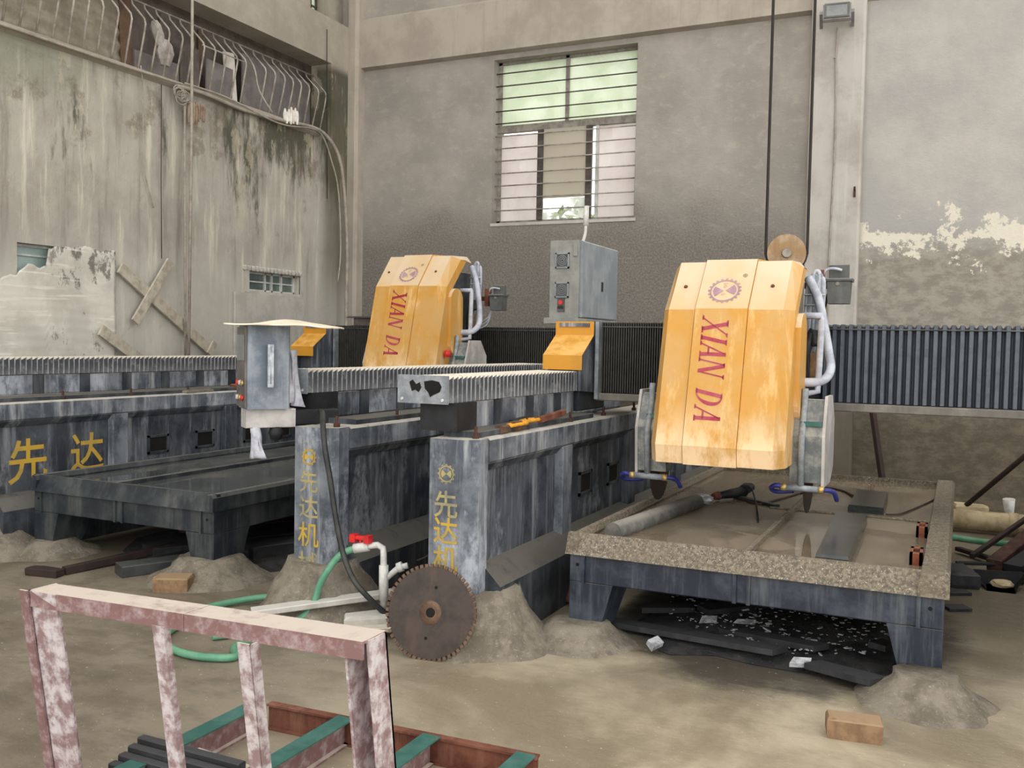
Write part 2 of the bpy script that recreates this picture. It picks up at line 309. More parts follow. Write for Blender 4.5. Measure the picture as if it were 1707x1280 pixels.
# ------------------------------------------------------------------ mesh builder
ORG = {}
class MB:
    def __init__(s): s.v = []; s.f = []; s.s = []
    def add(s, vs, fs, smooth=False):
        b = len(s.v); s.v += [tuple(p) for p in vs]
        for q in fs: s.f.append([i + b for i in q]); s.s.append(smooth)
        return s
    def box(s, x0, x1, y0, y1, z0, z1, mt=None):
        v = [(x, y, z) for z in (z0, z1) for y in (y0, y1) for x in (x0, x1)]
        if mt: v = [mt @ Vector(p) for p in v]
        return s.add(v, [(0, 2, 3, 1), (4, 5, 7, 6), (0, 1, 5, 4), (2, 6, 7, 3), (0, 4, 6, 2), (1, 3, 7, 5)])
    def cbox(s, x0, x1, y0, y1, z0, z1, c=.006, mt=None):
        # box with chamfered long edges (octagonal section in the two shorter axes)
        d = [x1 - x0, y1 - y0, z1 - z0]; a = d.index(max(d)); o = [i for i in range(3) if i != a]
        lo = (x0, y0, z0); hi = (x1, y1, z1); c = min(c, d[o[0]] * .4, d[o[1]] * .4)
        (p0, p1), (q0, q1) = (lo[o[0]], hi[o[0]]), (lo[o[1]], hi[o[1]])
        poly = [(p0 + c, q0), (p1 - c, q0), (p1, q0 + c), (p1, q1 - c), (p1 - c, q1), (p0 + c, q1), (p0, q1 - c), (p0, q0 + c)]
        return s.prism(poly, a, lo[a], hi[a], mt)
    def prism(s, poly, ax, a0, a1, mt=None):
        def P(p, a):
            q = [0, 0, 0]; o = [i for i in range(3) if i != ax]; q[o[0]] = p[0]; q[o[1]] = p[1]; q[ax] = a; return q
        n = len(poly); v = [P(p, a0) for p in poly] + [P(p, a1) for p in poly]
        if mt: v = [mt @ Vector(p) for p in v]
        area = sum(poly[i][0] * poly[(i + 1) % n][1] - poly[(i + 1) % n][0] * poly[i][1] for i in range(n))
        fl = (area > 0) == (ax != 1)
        fs = [list(range(n))[::-1] if fl else list(range(n)), [n + i for i in range(n)] if fl else [n + i for i in range(n)][::-1]]
        for i in range(n):
            j = (i + 1) % n; fs.append((i, j, n + j, n + i) if fl else (i, n + i, n + j, j))
        return s.add(v, fs)
    def tube(s, pts, r, n=8, smooth=0, cap=True, rs=None):
        P = [Vector(p) for p in pts]
        if smooth and len(P) > 2:
            Q = []
            for i in range(len(P) - 1):
                a, b, c, d = P[max(i - 1, 0)], P[i], P[i + 1], P[min(i + 2, len(P) - 1)]
                for k in range(smooth):
                    t = k / smooth
                    Q.append(.5 * ((2 * b) + (c - a) * t + (2 * a - 5 * b + 4 * c - d) * t * t + (3 * b - a - 3 * c + d) * t ** 3))
            Q.append(P[-1]); P = Q
        vs, fs = [], []; nrm = None
        for i, p in enumerate(P):
            t = (P[min(i + 1, len(P) - 1)] - P[max(i - 1, 0)]).normalized()
            if nrm is None: nrm = t.orthogonal().normalized()
            nrm = (nrm - t * nrm.dot(t)).normalized(); b = t.cross(nrm); rr = rs(i / max(1, len(P) - 1)) if rs else r
            for k in range(n):
                a = 2 * math.pi * k / n; vs.append(p + (nrm * math.cos(a) + b * math.sin(a)) * rr)
        for i in range(len(P) - 1):
            for k in range(n):
                k2 = (k + 1) % n; fs.append((i * n + k, i * n + k2, (i + 1) * n + k2, (i + 1) * n + k))
        s.add(vs, fs, True)
        if cap:
            b = len(s.v) - len(vs)
            s.f.append([b + k for k in range(n)][::-1]); s.s.append(False)
            s.f.append([b + (len(P) - 1) * n + k for k in range(n)]); s.s.append(False)
        return s
    def lathe(s, prof, c, axis, n=24, smooth=True):
        # prof: (radius, height along axis)
        ax = Vector(axis).normalized(); u = ax.orthogonal().normalized(); w = ax.cross(u); c = Vector(c); vs, fs = [], []
        for r, h in prof:
            for k in range(n):
                a = 2 * math.pi * k / n; vs.append(c + ax * h + (u * math.cos(a) + w * math.sin(a)) * r)
        for i in range(len(prof) - 1):
            for k in range(n):
                k2 = (k + 1) % n; fs.append((i * n + k, i * n + k2, (i + 1) * n + k2, (i + 1) * n + k))
        s.add(vs, fs, smooth); b = len(s.v) - len(vs)
        s.f.append([b + k for k in range(n)][::-1]); s.s.append(False)
        s.f.append([b + (len(prof) - 1) * n + k for k in range(n)]); s.s.append(False)
        return s
    def grid(s, fn, nu, nv, smooth=True):
        vs = [fn(i / nu, j / nv) for j in range(nv + 1) for i in range(nu + 1)]
        fs = [(j * (nu + 1) + i, j * (nu + 1) + i + 1, (j + 1) * (nu + 1) + i + 1, (j + 1) * (nu + 1) + i) for j in range(nv) for i in range(nu)]
        return s.add(vs, fs, smooth)
    def rock(s, c, size, seed=0, n=7, mt=None, flat=.0):
        rnd = random.Random(seed); vs = []
        rings = 5
        for j in range(rings):
            th = math.pi * (j + .5) / rings
            for k in range(n):
                a = 2 * math.pi * k / n + rnd.uniform(-.15, .15); q = rnd.uniform(.82, 1.12)
                p = Vector((math.sin(th) ** .6 * math.cos(a) * size[0] * q, math.sin(th) ** .6 * math.sin(a) * size[1] * q, math.cos(th) * size[2]))
                if mt: p = mt @ p
                vs.append(Vector(c) + p)
        fs = [(j * n + k, (j + 1) * n + k, (j + 1) * n + (k + 1) % n, j * n + (k + 1) % n) for j in range(rings - 1) for k in range(n)]
        fs += [list(range(n)), [(rings - 1) * n + k for k in range(n)][::-1]]
        return s.add(vs, fs)
    def build(s, name, mat, parent=None, mods=None, origin=None):
        xs, ys, zs = zip(*s.v)
        c = Vector(((min(xs) + max(xs)) / 2, (min(ys) + max(ys)) / 2, min(zs) if parent is None else (min(zs) + max(zs)) / 2))
        if origin: c = Vector(origin)
        me = bpy.data.meshes.new(name); me.from_pydata([tuple(Vector(p) - c) for p in s.v], [], s.f)
        me.polygons.foreach_set('use_smooth', s.s); me.update()
        me.materials.append(M[mat] if isinstance(mat, str) else mat)
        o = bpy.data.objects.new(name, me); COL.objects.link(o)
        if parent is not None: o.parent = parent; o.location = c - ORG[parent.name]
        else: o.location = c
        ORG[o.name] = c
        if mods == 'solid':
            md = o.modifiers.new('thickness', 'SOLIDIFY'); md.thickness = .004
        return o
def tag(o, label, cat, group=None):
    o['label'] = label; o['category'] = cat
    if group: o['group'] = group
    return o
def thing(name, label, cat, loc, group=None, rot=None):
    o = bpy.data.objects.new(name, None); COL.objects.link(o); o.location = loc; o.empty_display_size = .1
    if rot: o.rotation_euler = rot; ORG[o.name] = Vector((0, 0, 0))     # parts given in its own frame
    else: ORG[o.name] = Vector(loc)
    return tag(o, label, cat, group)
def struct(o): o['kind'] = 'structure'; return o
def stuff(o): o['kind'] = 'stuff'; return o
KIDS = lambda o: [c for c in o.children]
def copy_tree(o, parent=None):
    c = o.copy(); COL.objects.link(c)
    if parent is not None: c.parent = parent
    for ch in KIDS(o): copy_tree(ch, c)
    return c
def kick(o, lab): o['label'] = lab; return o

def text_mesh(s, size):
    cu = bpy.data.curves.new('glyphs', 'FONT'); cu.body = s; cu.size = size; cu.align_x = 'CENTER'; cu.align_y = 'CENTER'; cu.resolution_u = 3; cu.offset = size * .012
    o = bpy.data.objects.new('glyphs', cu); COL.objects.link(o)
    dg = bpy.context.evaluated_depsgraph_get(); me = o.evaluated_get(dg).to_mesh()
    v = [p.co.copy() for p in me.vertices]; f = [list(p.vertices) for p in me.polygons]
    o.evaluated_get(dg).to_mesh_clear(); bpy.data.objects.remove(o); bpy.data.curves.remove(cu)
    return v, f
def lettering(name, s, size, mt, mat, parent):
    v, f = text_mesh(s, size)
    if not v: return None
    return MB().add([mt @ p for p in v], f).build(name, mat, parent)
def frame_mt(o, u, w):   # matrix taking text x to u, text y to w
    u = Vector(u); w = Vector(w); n = u.cross(w)
    mm = Matrix((u, w, n)).transposed().to_4x4(); mm.translation = Vector(o); return mm

def holed(ax, a0, a1, u0, u1, v0, v1, holes):
    """slab normal to axis ax with rectangular holes; u,v are the remaining axes in order"""
    mb = MB(); us = sorted({u0, u1} | {h[0] for h in holes} | {h[1] for h in holes}); vv = sorted({v0, v1} | {h[2] for h in holes} | {h[3] for h in holes})
    us = [u for u in us if u0 <= u <= u1]; vv = [v for v in vv if v0 <= v <= v1]
    for j in range(len(vv) - 1):
        run = None
        for i in range(len(us)):
            solid = i < len(us) - 1 and not any(h[0] <= us[i] and us[i + 1] <= h[1] and h[2] <= vv[j] and vv[j + 1] <= h[3] for h in holes)
            if solid and run is None: run = us[i]
            if not solid and run is not None:
                if ax == 1: mb.box(run, us[i], a0, a1, vv[j], vv[j + 1])
                elif ax == 0: mb.box(a0, a1, run, us[i], vv[j], vv[j + 1])
                run = None
    return mb

# ------------------------------------------------------------------ the building
YB = 10.0; XL = -7.0
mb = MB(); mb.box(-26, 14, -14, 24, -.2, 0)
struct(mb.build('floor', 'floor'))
WX0, WX1, WZ0, WZ1 = -5.05, -3.30, 2.905, 4.80
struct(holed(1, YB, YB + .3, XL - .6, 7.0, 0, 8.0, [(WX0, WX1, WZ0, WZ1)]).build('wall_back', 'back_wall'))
mb = MB(); mb.prism([(YB, 4.86), (YB - .09, 4.88), (YB - .09, 5.45), (YB - .02, 5.5), (YB, 5.5)], 0, -6.86, -1.46)
mb.prism([(YB, 4.92), (YB - .05, 4.94), (YB - .05, 5.5), (YB, 5.52)], 0, -.95, 7.0)
struct(mb.build('trim_1', 'beam_wall'))
mb = MB(); mb.prism([(-1.46, YB - .1), (-1.45, YB - .12), (-.97, YB - .12), (-.95, YB - .1), (-.95, YB), (-1.46, YB)], 2, 0, 8.0)
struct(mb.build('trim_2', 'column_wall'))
mb = MB(); mb.prism([(XL, YB - .16), (-6.9, YB - .16), (-6.86, YB - .13), (-6.86, YB), (XL, YB)], 2, 0, 8.0)
struct(mb.build('trim_3', 'beam_wall'))
# left wall: windows in the foot, the barred opening above the ledge
H3 = (8.05, 8.93, 2.02, 2.235); H2 = (5.27, 5.85, 1.75, 2.25); OPN = (-3.0, 9.5, 3.97, 4.84)
struct(holed(0, XL - .3, XL, -3.0, YB, 0, 5.37, [H2, H3, OPN]).build('wall_left', 'left_wall'))
H4 = (9.34, 9.68, 5.42, 6.2)
struct(holed(0, XL - .5, XL - .2, -3.0, YB, 5.37, 8.0, [H4]).build('wall_left_upper', 'left_wall'))
struct(MB().box(XL - .8, XL - .5, -3, 9.8, 3.7, 5.1).build('wall_recess', 'ply_dark'))

# unseen roof strips added to cut the top light, open shed front behind the camera
mb = MB(); xx = -7.6
while xx < 9:
    mb.box(xx, xx + 1.25, -1.5, 10.4, 7.7, 7.8); xx += 2.4
struct(mb.build('added_roof', 'beam_wall'))
# main window: frame, panes, burglar bars
def window_main():
    fr = MB(); y0, y1 = YB + .13, YB + .18; xm = (WX0 + WX1) / 2; zt = 4.02
    w = .045
    fr.box(WX0, WX0 + w, y0, y1, WZ0, WZ1); fr.box(WX1 - w, WX1, y0, y1, WZ0, WZ1)
    fr.box(WX0, WX1, y0, y1, WZ0, WZ0 + .04); fr.box(WX0, WX1, y0, y1, WZ1 - .03, WZ1); fr.box(WX0, WX1, y0 - .01, y1 + .01, zt - .04, zt + .04)
    fr.box(xm - .02, xm + .02, y0, y1, zt, WZ1)
    o = struct(fr.build('window_1', 'frame_grey'))
    def part(nm, mat, x0, x1, ya, yb, z0, z1):
        return MB().box(x0, x1, ya, yb, z0, z1).build(nm, mat, o)
    part('pane', 'glass_green', WX0 + w, xm - .02, y0 + .02, y0 + .026, zt + .04, WZ1 - .03)
    part('pane', 'glass_green', xm + .02, WX1 - w, y0 + .02, y0 + .026, zt + .04, WZ1 - .03)
    x1, x2 = -4.50, -3.90
    part('pane', 'glass_dusty', WX0 + w, x1, y0 + .02, y0 + .026, WZ0 + .04, zt - .075)
    # middle sash slid in front, its lowest strip of glass clear over the leaves outside
    part('sash_frame', 'frame_dark', x1 - .02, x1 + .05, y0 - .03, y0 + .01, WZ0 + .04, zt - .04)
    part('sash_frame', 'frame_dark', x2 - .02, x2 + .05, y0 - .03, y0 + .01, WZ0 + .04, zt - .04)
    part('pane', 'glass_grey', x1 + .05, x2 - .02, y0 - .012, y0 - .006, WZ0 + .28, zt - .04)
    part('pane', 'glass_clear', x1 + .05, x2 - .02, y0 - .012, y0 - .006, WZ0 + .04, WZ0 + .275)
    part('pane', 'glass_dusty', x2 + .12, WX1 - w, y0 + .02, y0 + .026, WZ0 + .04, zt - .05)
    part('sash_frame', 'frame_white', x2 + .085, x2 + .12, y0, y0 + .03, WZ0 + .04, zt - .04)
    bars = [WZ0 + .155 + .145 * i for i in range(12)]
    for i, z in enumerate(bars):
        if abs(z - zt) < .05: z = zt + .02
        MB().tube([(WX0 - .0, YB + .07, z), (WX1 + .0, YB + .07, z + random.uniform(-.006, .006))], .0075, 6).build('burglar_bar', 'frame_dark' if z > zt else 'bar_steel', o)
    return o
window_main()
MB().box(WX0 - .01, WX1 + .02, YB - .012, YB + .13, WZ0 - .035, WZ0).build('window_sill', 'column_wall', bpy.data.objects['window_1'])

def wall_window(nm, h, mull, mat, trans):
    y0, y1, z0, z1 = h; xa = XL - .12; f = MB(); w = .022
    f.box(xa, xa + .04, y0, y1, z0, z0 + w); f.box(xa, xa + .04, y0, y1, z1 - w, z1); f.box(xa, xa + .04, y0, y0 + w, z0, z1); f.box(xa, xa + .04, y1 - w, y1, z0, z1)
    for a in mull: f.box(xa, xa + .04, y0 + a * (y1 - y0) - w / 2, y0 + a * (y1 - y0) + w / 2, z0, z1)
    for a in trans: f.box(xa, xa + .035, y0, y1, z0 + a * (z1 - z0) - w / 3, z0 + a * (z1 - z0) + w / 3)
    o = struct(f.build(nm, 'frame_white'))
    ed = [0] + list(mull) + [1]
    for i in range(len(ed) - 1):
        MB().box(xa + .01, xa + .016, y0 + ed[i] * (y1 - y0) + .01, y0 + ed[i + 1] * (y1 - y0) - .01, z0 + .01, z1 - .01).build('pane', mat, o)
    return o
w2 = wall_window('window_2', H2, [], 'pane_green', [.82])
w3 = wall_window('window_3', H3, [.42, .55, .74], 'pane_dark', [.5])
mbq = MB()
for i in range(16):
    a = i / 16; mbq.rock((XL + .01, H3[0] - .06 + a * (H3[1] - H3[0] + .12), H3[3] + .025), (.02, .045, .03), i, 6)
mbq.box(XL - .01, XL + .015, H3[0] - .06, H3[0], H3[2] - .02, H3[3] + .03); mbq.box(XL - .01, XL + .015, H3[1], H3[1] + .05, H3[2] - .02, H3[3] + .03)
mbq.build('plaster_surround', 'board_pale', w3)
MB().box(XL - .3, XL - .26, H3[0] - .1, H3[1] + .1, H3[2] - .1, H3[3] + .1).build('room_behind', 'cavity', w3)
MB().box(XL - .3, XL - .26, H2[0] - .1, H2[1] + .1, H2[2] - .1, H2[3] + .1).build('room_behind', 'board_pale', w2)
o4 = MB()
for a, b in ((9.34, 9.36), (9.66, 9.68), (9.555, 9.57)): o4.box(XL - .4, XL - .36, a, b, 5.42, 6.2)
o4 = struct(o4.box(XL - .4, XL - .36, 9.34, 9.68, 5.60, 5.615).build('window_4', 'frame_dark'))
MB().box(XL - .39, XL - .385, 9.36, 9.555, 5.42, 6.2).build('pane', 'glass_green', o4); MB().box(XL - .39, XL - .385, 9.57, 9.66, 5.42, 6.2).build('pane', 'glass_green', o4)

# bushes outside the window
def bush(c, r, seed, label):
    rnd = random.Random(seed); mb = MB()
    for i in range(260):
        d = Vector((rnd.gauss(0, 1), rnd.gauss(0, 1), rnd.gauss(0, 1))).normalized() * r * rnd.uniform(.5, 1); p = Vector(c) + d
        u = Vector((rnd.gauss(0, 1), rnd.gauss(0, 1), rnd.gauss(0, 1))).normalized(); w = u.orthogonal(); l = rnd.uniform(.06, .12)
        mb.add([p, p + u * l + w * l * .4, p + u * l * 2, p + u * l - w * l * .4], [(0, 1, 2, 3)])
    mb.tube([(c[0], c[1], 0), (c[0], c[1], c[2] - r * .3)], .04, 6)
    return tag(mb.build('shrub', 'leaf'), label, 'shrub')
bush((-4.5, 11.2, 2.75), .5, 1, 'yellow-green shrub outside, seen through the clear low pane of the window')
bush((-3.5, 12.0, 3.0), .5, 2, 'smaller pale shrub outside, behind the right sash of the window')

# ------------------------------------------------------------------ barred opening on the left wall
gr = thing('security_grille', 'long bulging steel security grille along the high opening on the left wall', 'grille', (XL, 7, 3.97))
zt, zk, zb = 4.70, 4.44, 3.99; xk = XL + .0; i = 0; y = 9.4
while y > 3.9:
    j = random.uniform(-.012, .012)
    if abs(y - 8.16) > .06:
        MB().tube([(XL - .23, y + .04 + j, zt), (XL - .20, y + .03 + j, zt - .06), (xk - .015, y + j, zk + .03), (xk, y + j, zk - .02), (xk - .02, y + j, zk - .12), (XL - .10, y, zb)], .0095, 6).build('bar', 'bar_steel', gr)
    y -= .155
MB().tube([(XL - .23, 3.5, zt), (XL - .23, 9.46, zt)], .009, 6).build('rail', 'bar_steel', gr)
MB().tube([(XL - .10, 3.5, zb), (XL - .10, 9.42, zb)], .009, 6).build('rail', 'bar_steel', gr)
MB().tube([(xk - .005, 7.35, zk), (xk - .005, 8.05, zk)], .007, 6).build('rail', 'bar_steel', gr)
MB().tube([(XL - .2, 8.1, 4.68), (XL - .03, 8.14, 4.45), (XL + .0, 8.2, 4.2), (XL + .05, 8.36, 3.99)], .009, 6, 4).build('bar', 'bar_steel', gr)
# ledge with pipes and cables below it
struct(MB().prism([(XL - .02, 3.90), (XL + .06, 3.93), (XL + .07, 3.965), (XL - .02, 3.975)], 1, 3.0, 9.25).build('trim_4', 'beam_wall'))
def boards():
    def bd(nm, mat, y0, y1, z0, z1, x, lab, tilt=0, cat='board'):
        x -= .27; y0 *= 1.037; y1 *= 1.037; mt = Matrix.Translation((x, (y0 + y1) / 2, z0)) @ Matrix.Rotation(R(tilt), 4, 'X')
        h = (y1 - y0) / 2
        return tag(MB().cbox(-.012, .012, -h, h, 0, z1 - z0, .004, mt).build(nm, mat), lab, cat)
    o = MB()
    def f(u, v):
        y = 4.2 + u * 2.45; z = 3.98 + v * .85
        return (XL - .37 + .012 * math.sin(v * 42) + .02 * mnoise.noise((y * 3, z * 3, 0)), y, z)
    o.grid(f, 40, 44); b = o.build('corrugated_sheet', 'corrugated', mods='solid'); tag(b, 'stained ribbed sheet standing behind the left end of the high grille', 'sheet')
    bd('plywood_panel', 'ply_brown', 6.42, 6.56, 3.98, 4.74, XL - .09, 'narrow rusty brown strip beside the ribbed sheet in the high opening', 3)
    bd('plywood_panel', 'ply_violet', 6.55, 7.1, 3.98, 4.28, XL - .07, 'low grey brown board at the foot of the high opening, left of the hanging cable', 1)
    bd('plywood_panel', 'ply_dark', 7.12, 7.38, 3.98, 4.5, XL - .06, 'dark board with a torn top edge just left of the long hanging cable, high opening', 2)
    bd('plywood_panel', 'ply_violet', 7.4, 7.78, 3.98, 4.42, XL - .0, 'square grey violet box board behind the middle of the grille', -2)
    bd('plywood_panel', 'white_foam', 7.8, 7.96, 3.98, 4.62, XL - .08, 'white foam board standing in the gap of the grille', 6)
    bd('plywood_panel', 'ply_violet', 8.0, 8.62, 3.98, 4.66, XL - .06, 'tall grey board behind the right part of the grille, left of its twin', 0)
    bd('plywood_panel', 'ply_violet', 8.635, 9.2, 3.98, 4.64, XL - .07, 'tall grey board at the far right end of the high opening', 0)
    bd('timber_post', 'ply_dark', 6.98, 7.06, 4.0, 4.78, XL - .2, 'upright dark timber inside the high opening behind the white bag', 0, 'post')
    bd('timber_post', 'ply_brown', 7.5, 7.56, 4.3, 4.79, XL - .2, 'short brown timber high in the opening right of the hanging cable', 0, 'post')
    bg_ = MB().rock((XL - .13, 6.98, 4.27), (.06, .10, .13), 4, 9).rock((XL - .14, 6.9, 4.42), (.05, .06, .14), 5, 8, Matrix.Rotation(.4, 3, 'X')).build('plastic_bag', 'bag')
    tag(bg_, 'crumpled white plastic bag caught behind the grille', 'bag')
boards()
def lw_cable(nm, pts, r, mat, lab, cat='cable', sm=6, grp=None):
    return tag(MB().tube(pts, r, 8, sm).build(nm, mat), lab, cat, grp)
X1 = XL + .09
lw_cable('conduit', [(X1, 4.0, 3.93), (X1, 5.2, 3.93), (X1, 6.2, 3.93), (X1, 6.98, 3.95), (X1, 7.02, 3.9), (X1, 7.02, 3.4), (X1, 7.03, 2.4), (X1, 7.04, 1.25)], .012, 'cable_grey', 'thin pipe running under the grille and turning straight down the left wall', 'pipe', 0)
lw_cable('cable', [(X1 + .01, 6.9, 3.91), (X1, 7.3, 3.93), (X1, 7.9, 3.90), (X1, 8.5, 3.93), (X1, 9.05, 3.97), (X1 + .02, 9.3, 3.9), (X1 + .05, 9.48, 3.7), (X1 + .06, 9.58, 3.3), (X1 + .07, 9.64, 2.6), (X1 + .05, 9.66, 2.0), (X1 + .06, 9.66, 1.5)], .02, 'cable_grey', 'thick pale cable bending down the corner beside the pillar')
lw_cable('cable', [(X1 + .02, 7.0, 3.96), (X1 + .02, 7.6, 3.96), (X1 + .01, 8.4, 3.88), (X1, 9.0, 3.95), (X1, 9.22, 3.9), (X1 + .02, 9.36, 3.66), (X1 + .03, 9.5, 3.3), (X1 + .03, 9.56, 2.6), (X1 + .02, 9.52, 2.2)], .009, 'cable_grey', 'thin cable following the thick one down the corner')
lw_cable('cable', [(-6.72, 6.92, 6.2), (-6.72, 6.915, 3.5), (-6.73, 6.9, 1.25)], .014, 'cable_grey', 'long straight grey cable hanging down in front of the grille', sm=0)
lw_cable('cable', [(XL + .06, 6.5, 4.0), (XL + .05, 6.53, 3.85), (XL + .04, 6.55, 3.4), (XL + .04, 6.56, 3.1), (XL + .03, 6.62, 2.9), (XL + .03, 6.69, 2.72)], .006, 'cable_grey', 'loose wire end dangling from the ledge at the left of the left wall')
lw_cable('cable', [(XL + .03, 6.78, 3.9), (XL + .03, 6.78, 3.0), (XL + .03, 6.79, 2.25)], .004, 'cable_brown', 'fine dark wire down the left wall to the crossed boards', sm=0)
lw_cable('cable', [(XL + .03, 9.36, 5.2), (XL + .03, 9.37, 4.4), (XL + .03, 9.39, 3.6), (XL + .03, 9.4, 3.2)], .005, 'cable_black', 'fine black wire on the pillar edge right of the grille', sm=0)
mb = MB()
for k in range(7):
    a = random.uniform(0, 6); c = Vector((X1 + .02, 7.0 + random.uniform(-.12, .03), 3.83 + random.uniform(-.04, .04)))
    mb.tube([c + Vector((0, .07 * math.cos(q + a), .05 * math.sin(q + a))) for q in [0, 1, 2, 3, 4, 5, 5.8]], .006, 5, 3)
tag(mb.build('cable_coil', 'cable_grey'), 'small tangle of cable under the elbow of the thin pipe', 'cable')
for k, (yy, zz, s) in enumerate([(7.1, 3.7, .11), (7.2, 3.74, .08), (8.55, 4.0, .07), (8.66, 4.03, .08)]):
    lb = ['brown dry leaf bundle hanging under the cable tangle, the larger', 'small dry leaf bundle right of the larger hanging one', 'white crumpled wrapper lying on the ledge before the grey boards', 'pale crumpled wrapper right end of the ledge litter'][k]
    mb = MB()
    for q in range(4):
        mb.rock((X1 + .01 + q * .008, yy + (q - 1.5) * .025, zz - (q % 2) * .03), (.02, .02, s), 20 + k * 5 + q, 6)
    tag(mb.build('litter', 'leaf_dry' if k < 2 else 'white_foam'), lb, 'litter')

# sheet, boards and planks against the foot of the left wall
def sheet_fn(u, v):
    y = 4.3 + u * 1.95
    top = 1.9 if y < 5.1 else (1.95 + (y - 5.1) * .36 if y < 5.55 else (2.23 if y < 5.72 else 2.27))
    top += .05 * mnoise.noise((y * 7, 3, 0)) + .02 * mnoise.noise((y * 23, 1, 0))
    z = .55 + v * (top - .55)
    return (XL + .02 + .0022 * math.sin(z * 75 + 3 * math.sin(y * 2)) + .010 * mnoise.noise((y * 3, z * 3, 0)), y, z)
tag(MB().grid(sheet_fn, 70, 60).build('wall_sheet', 'sheet', mods='solid'), 'large pale wrinkled sheet with black mould and ragged top on the left wall', 'sheet')
tag(MB().cbox(XL, XL + .03, 7.81, 8.98, .7, 1.99, .006).build('wall_board', 'board_pale'), 'plain pale square board on the left wall under the small barred window', 'board')
def plank(a, b, w, lab, x=XL + .04, th=.025):
    a = Vector((x, *a)); b = Vector((x, *b)); d = (b - a).normalized(); n = Vector((0, -d.z, d.y)) * w / 2; ex = Vector((th, 0, 0))
    v = [a - n, b - n, b + n, a + n]; v = v + [p + ex for p in v]
    o = MB().add(v, [(0, 1, 2, 3), (4, 7, 6, 5), (0, 4, 5, 1), (1, 5, 6, 2), (2, 6, 7, 3), (3, 7, 4, 0)]).build('plank', 'wood_grey')
    return tag(o, lab, 'plank')
plank((6.27, 2.12), (7.42, 1.37), .1, 'long pale plank running diagonally down to the right on the left wall')
plank((6.85, 2.23), (6.42, 1.63), .085, 'shorter plank crossing over the long diagonal one on the left wall', XL + .068)
plank((6.03, 1.55), (6.5, 1.27), .1, 'short plank leaning low over the lower edge of the mouldy sheet', XL + .07)
plank((7.37, 1.33), (7.45, 1.45), .07, 'stub of wood at the lower end of the long diagonal plank', XL + .075)

# ------------------------------------------------------------------ machine supports (low walls of painted steel)
def support(x0, y0, label, texts=None, side=None, length=4.7):
    t = thing('support_wall', label, 'machine base', (x0 + .12, y0, 0))
    P = lambda x, y, z: (x0 + x, y0 + y, z)
    pm = 'steel_pale'
    def bx(nm, mat, a, b, c, d, e, f, ch=.006): return MB().cbox(x0 + a, x0 + b, y0 + c, y0 + d, e, f, ch).build(nm, mat, t)
    MB().prism([(x0, y0), (x0 + .185, y0), (x0 + .245, y0 + .06), (x0 + .245, y0 + .15), (x0, y0 + .15)], 2, 0, 1.03).build('front_post', pm, t)
    bx('top_rail', pm, .0, .245, .165, length, .90, 1.03, .012)
    MB().prism([(x0 + .02, .9), (x0 + .24, .9), (x0 + .205, .86), (x0 + .02, .86)], 1, y0 + .165, y0 + length).build('rail_chamfer', 'steel_blue', t)
    bx('web_panel', 'steel_blue', .03, .195, .15, length, .05, .9)
    for k, yy in enumerate((1.12, 2.35, 3.6)):
        bx('stiffener', pm if k == 0 else 'steel_blue', .19, .25, yy, yy + .15, .0, .9)
    MB().prism([(x0 + .19, .40), (x0 + .25, .38), (x0 + .33, .30), (x0 + .33, .0), (x0 + .19, .0)], 1, y0 + .14, y0 + length).build('foot_flange', 'steel_dark', t)
    for yy in (1.62, 2.15, 2.75, 3.2):
        h = MB(); a, b, c, d = y0 + yy - .11, y0 + yy + .11, .55, .70; q = .018; xx = x0 + .195
        h.box(xx - .01, xx + .012, a, b, c, c + q).box(xx - .01, xx + .012, a, b, d - q, d).box(xx - .01, xx + .012, a, a + q, c, d).box(xx - .01, xx + .012, b - q, b, c, d)
        fr = h.build('hatch_frame', 'steel_dark', t)
        MB().box(xx - .01, xx + .002, a + q, b - q, c + q, d - q).build('hatch_dark_plate', 'cavity', fr)  # flat black plate, the opening's inner shade put into its colour
    for k in range(5):
        yy = y0 + .1 + k * .62
        MB().lathe([(.018, 0), (.018, .02), (.009, .021), (.009, .06)], P(.2 - .01 * (k % 2), yy - y0, 1.03), (0, 0, 1), 8, False).build('anchor_bolt', 'rust_dark', t)
    if texts:
        for s, z, sz, mt in texts:
            if s == 'gear':
                g = MB(); cx, cz, r = x0 + .095, z, .042
                for q in range(12):
                    a = q * math.pi / 6; ca, sa = math.cos(a), math.sin(a)
                    g.add([(cx + ca * r * k1 - sa * k2, y0 - .002, cz + sa * r * k1 + ca * k2) for k1, k2 in ((.95, -.006), (1.15, -.005), (1.15, .005), (.95, .006))], [(0, 1, 2, 3)])
                ring = []
                for q in range(24):
                    a = q * math.pi / 12; ring += [(cx + math.cos(a) * r, y0 - .002, cz + math.sin(a) * r), (cx + math.cos(a) * r * .82, y0 - .002, cz + math.sin(a) * r * .82)]
                g.add(ring, [(2 * q, 2 * ((q + 1) % 24), 2 * ((q + 1) % 24) + 1, 2 * q + 1) for q in range(24)])
                for s0 in (0, math.pi):
                    g.add([(cx, y0 - .002, cz)] + [(cx + math.cos(s0 + a) * r * .7, y0 - .002, cz + math.sin(s0 + a) * r * .7) for a in (-.7, -.35, 0, .35, .7)], [(0, 1, 2, 3, 4, 5)])
                g.build('emblem', mt, t)
            else:
                lettering('lettering', s, sz, frame_mt((x0 + .095, y0 - .002, z), (1, 0, 0), (0, 0, 1)), mt, t)
    if side:
        for s, yy, z, sz in side:
            lettering('lettering', s, sz, frame_mt((x0 + .197, yy, z), (0, 1, 0), (0, 0, 1)), 'letter_yellow', t)
    return t
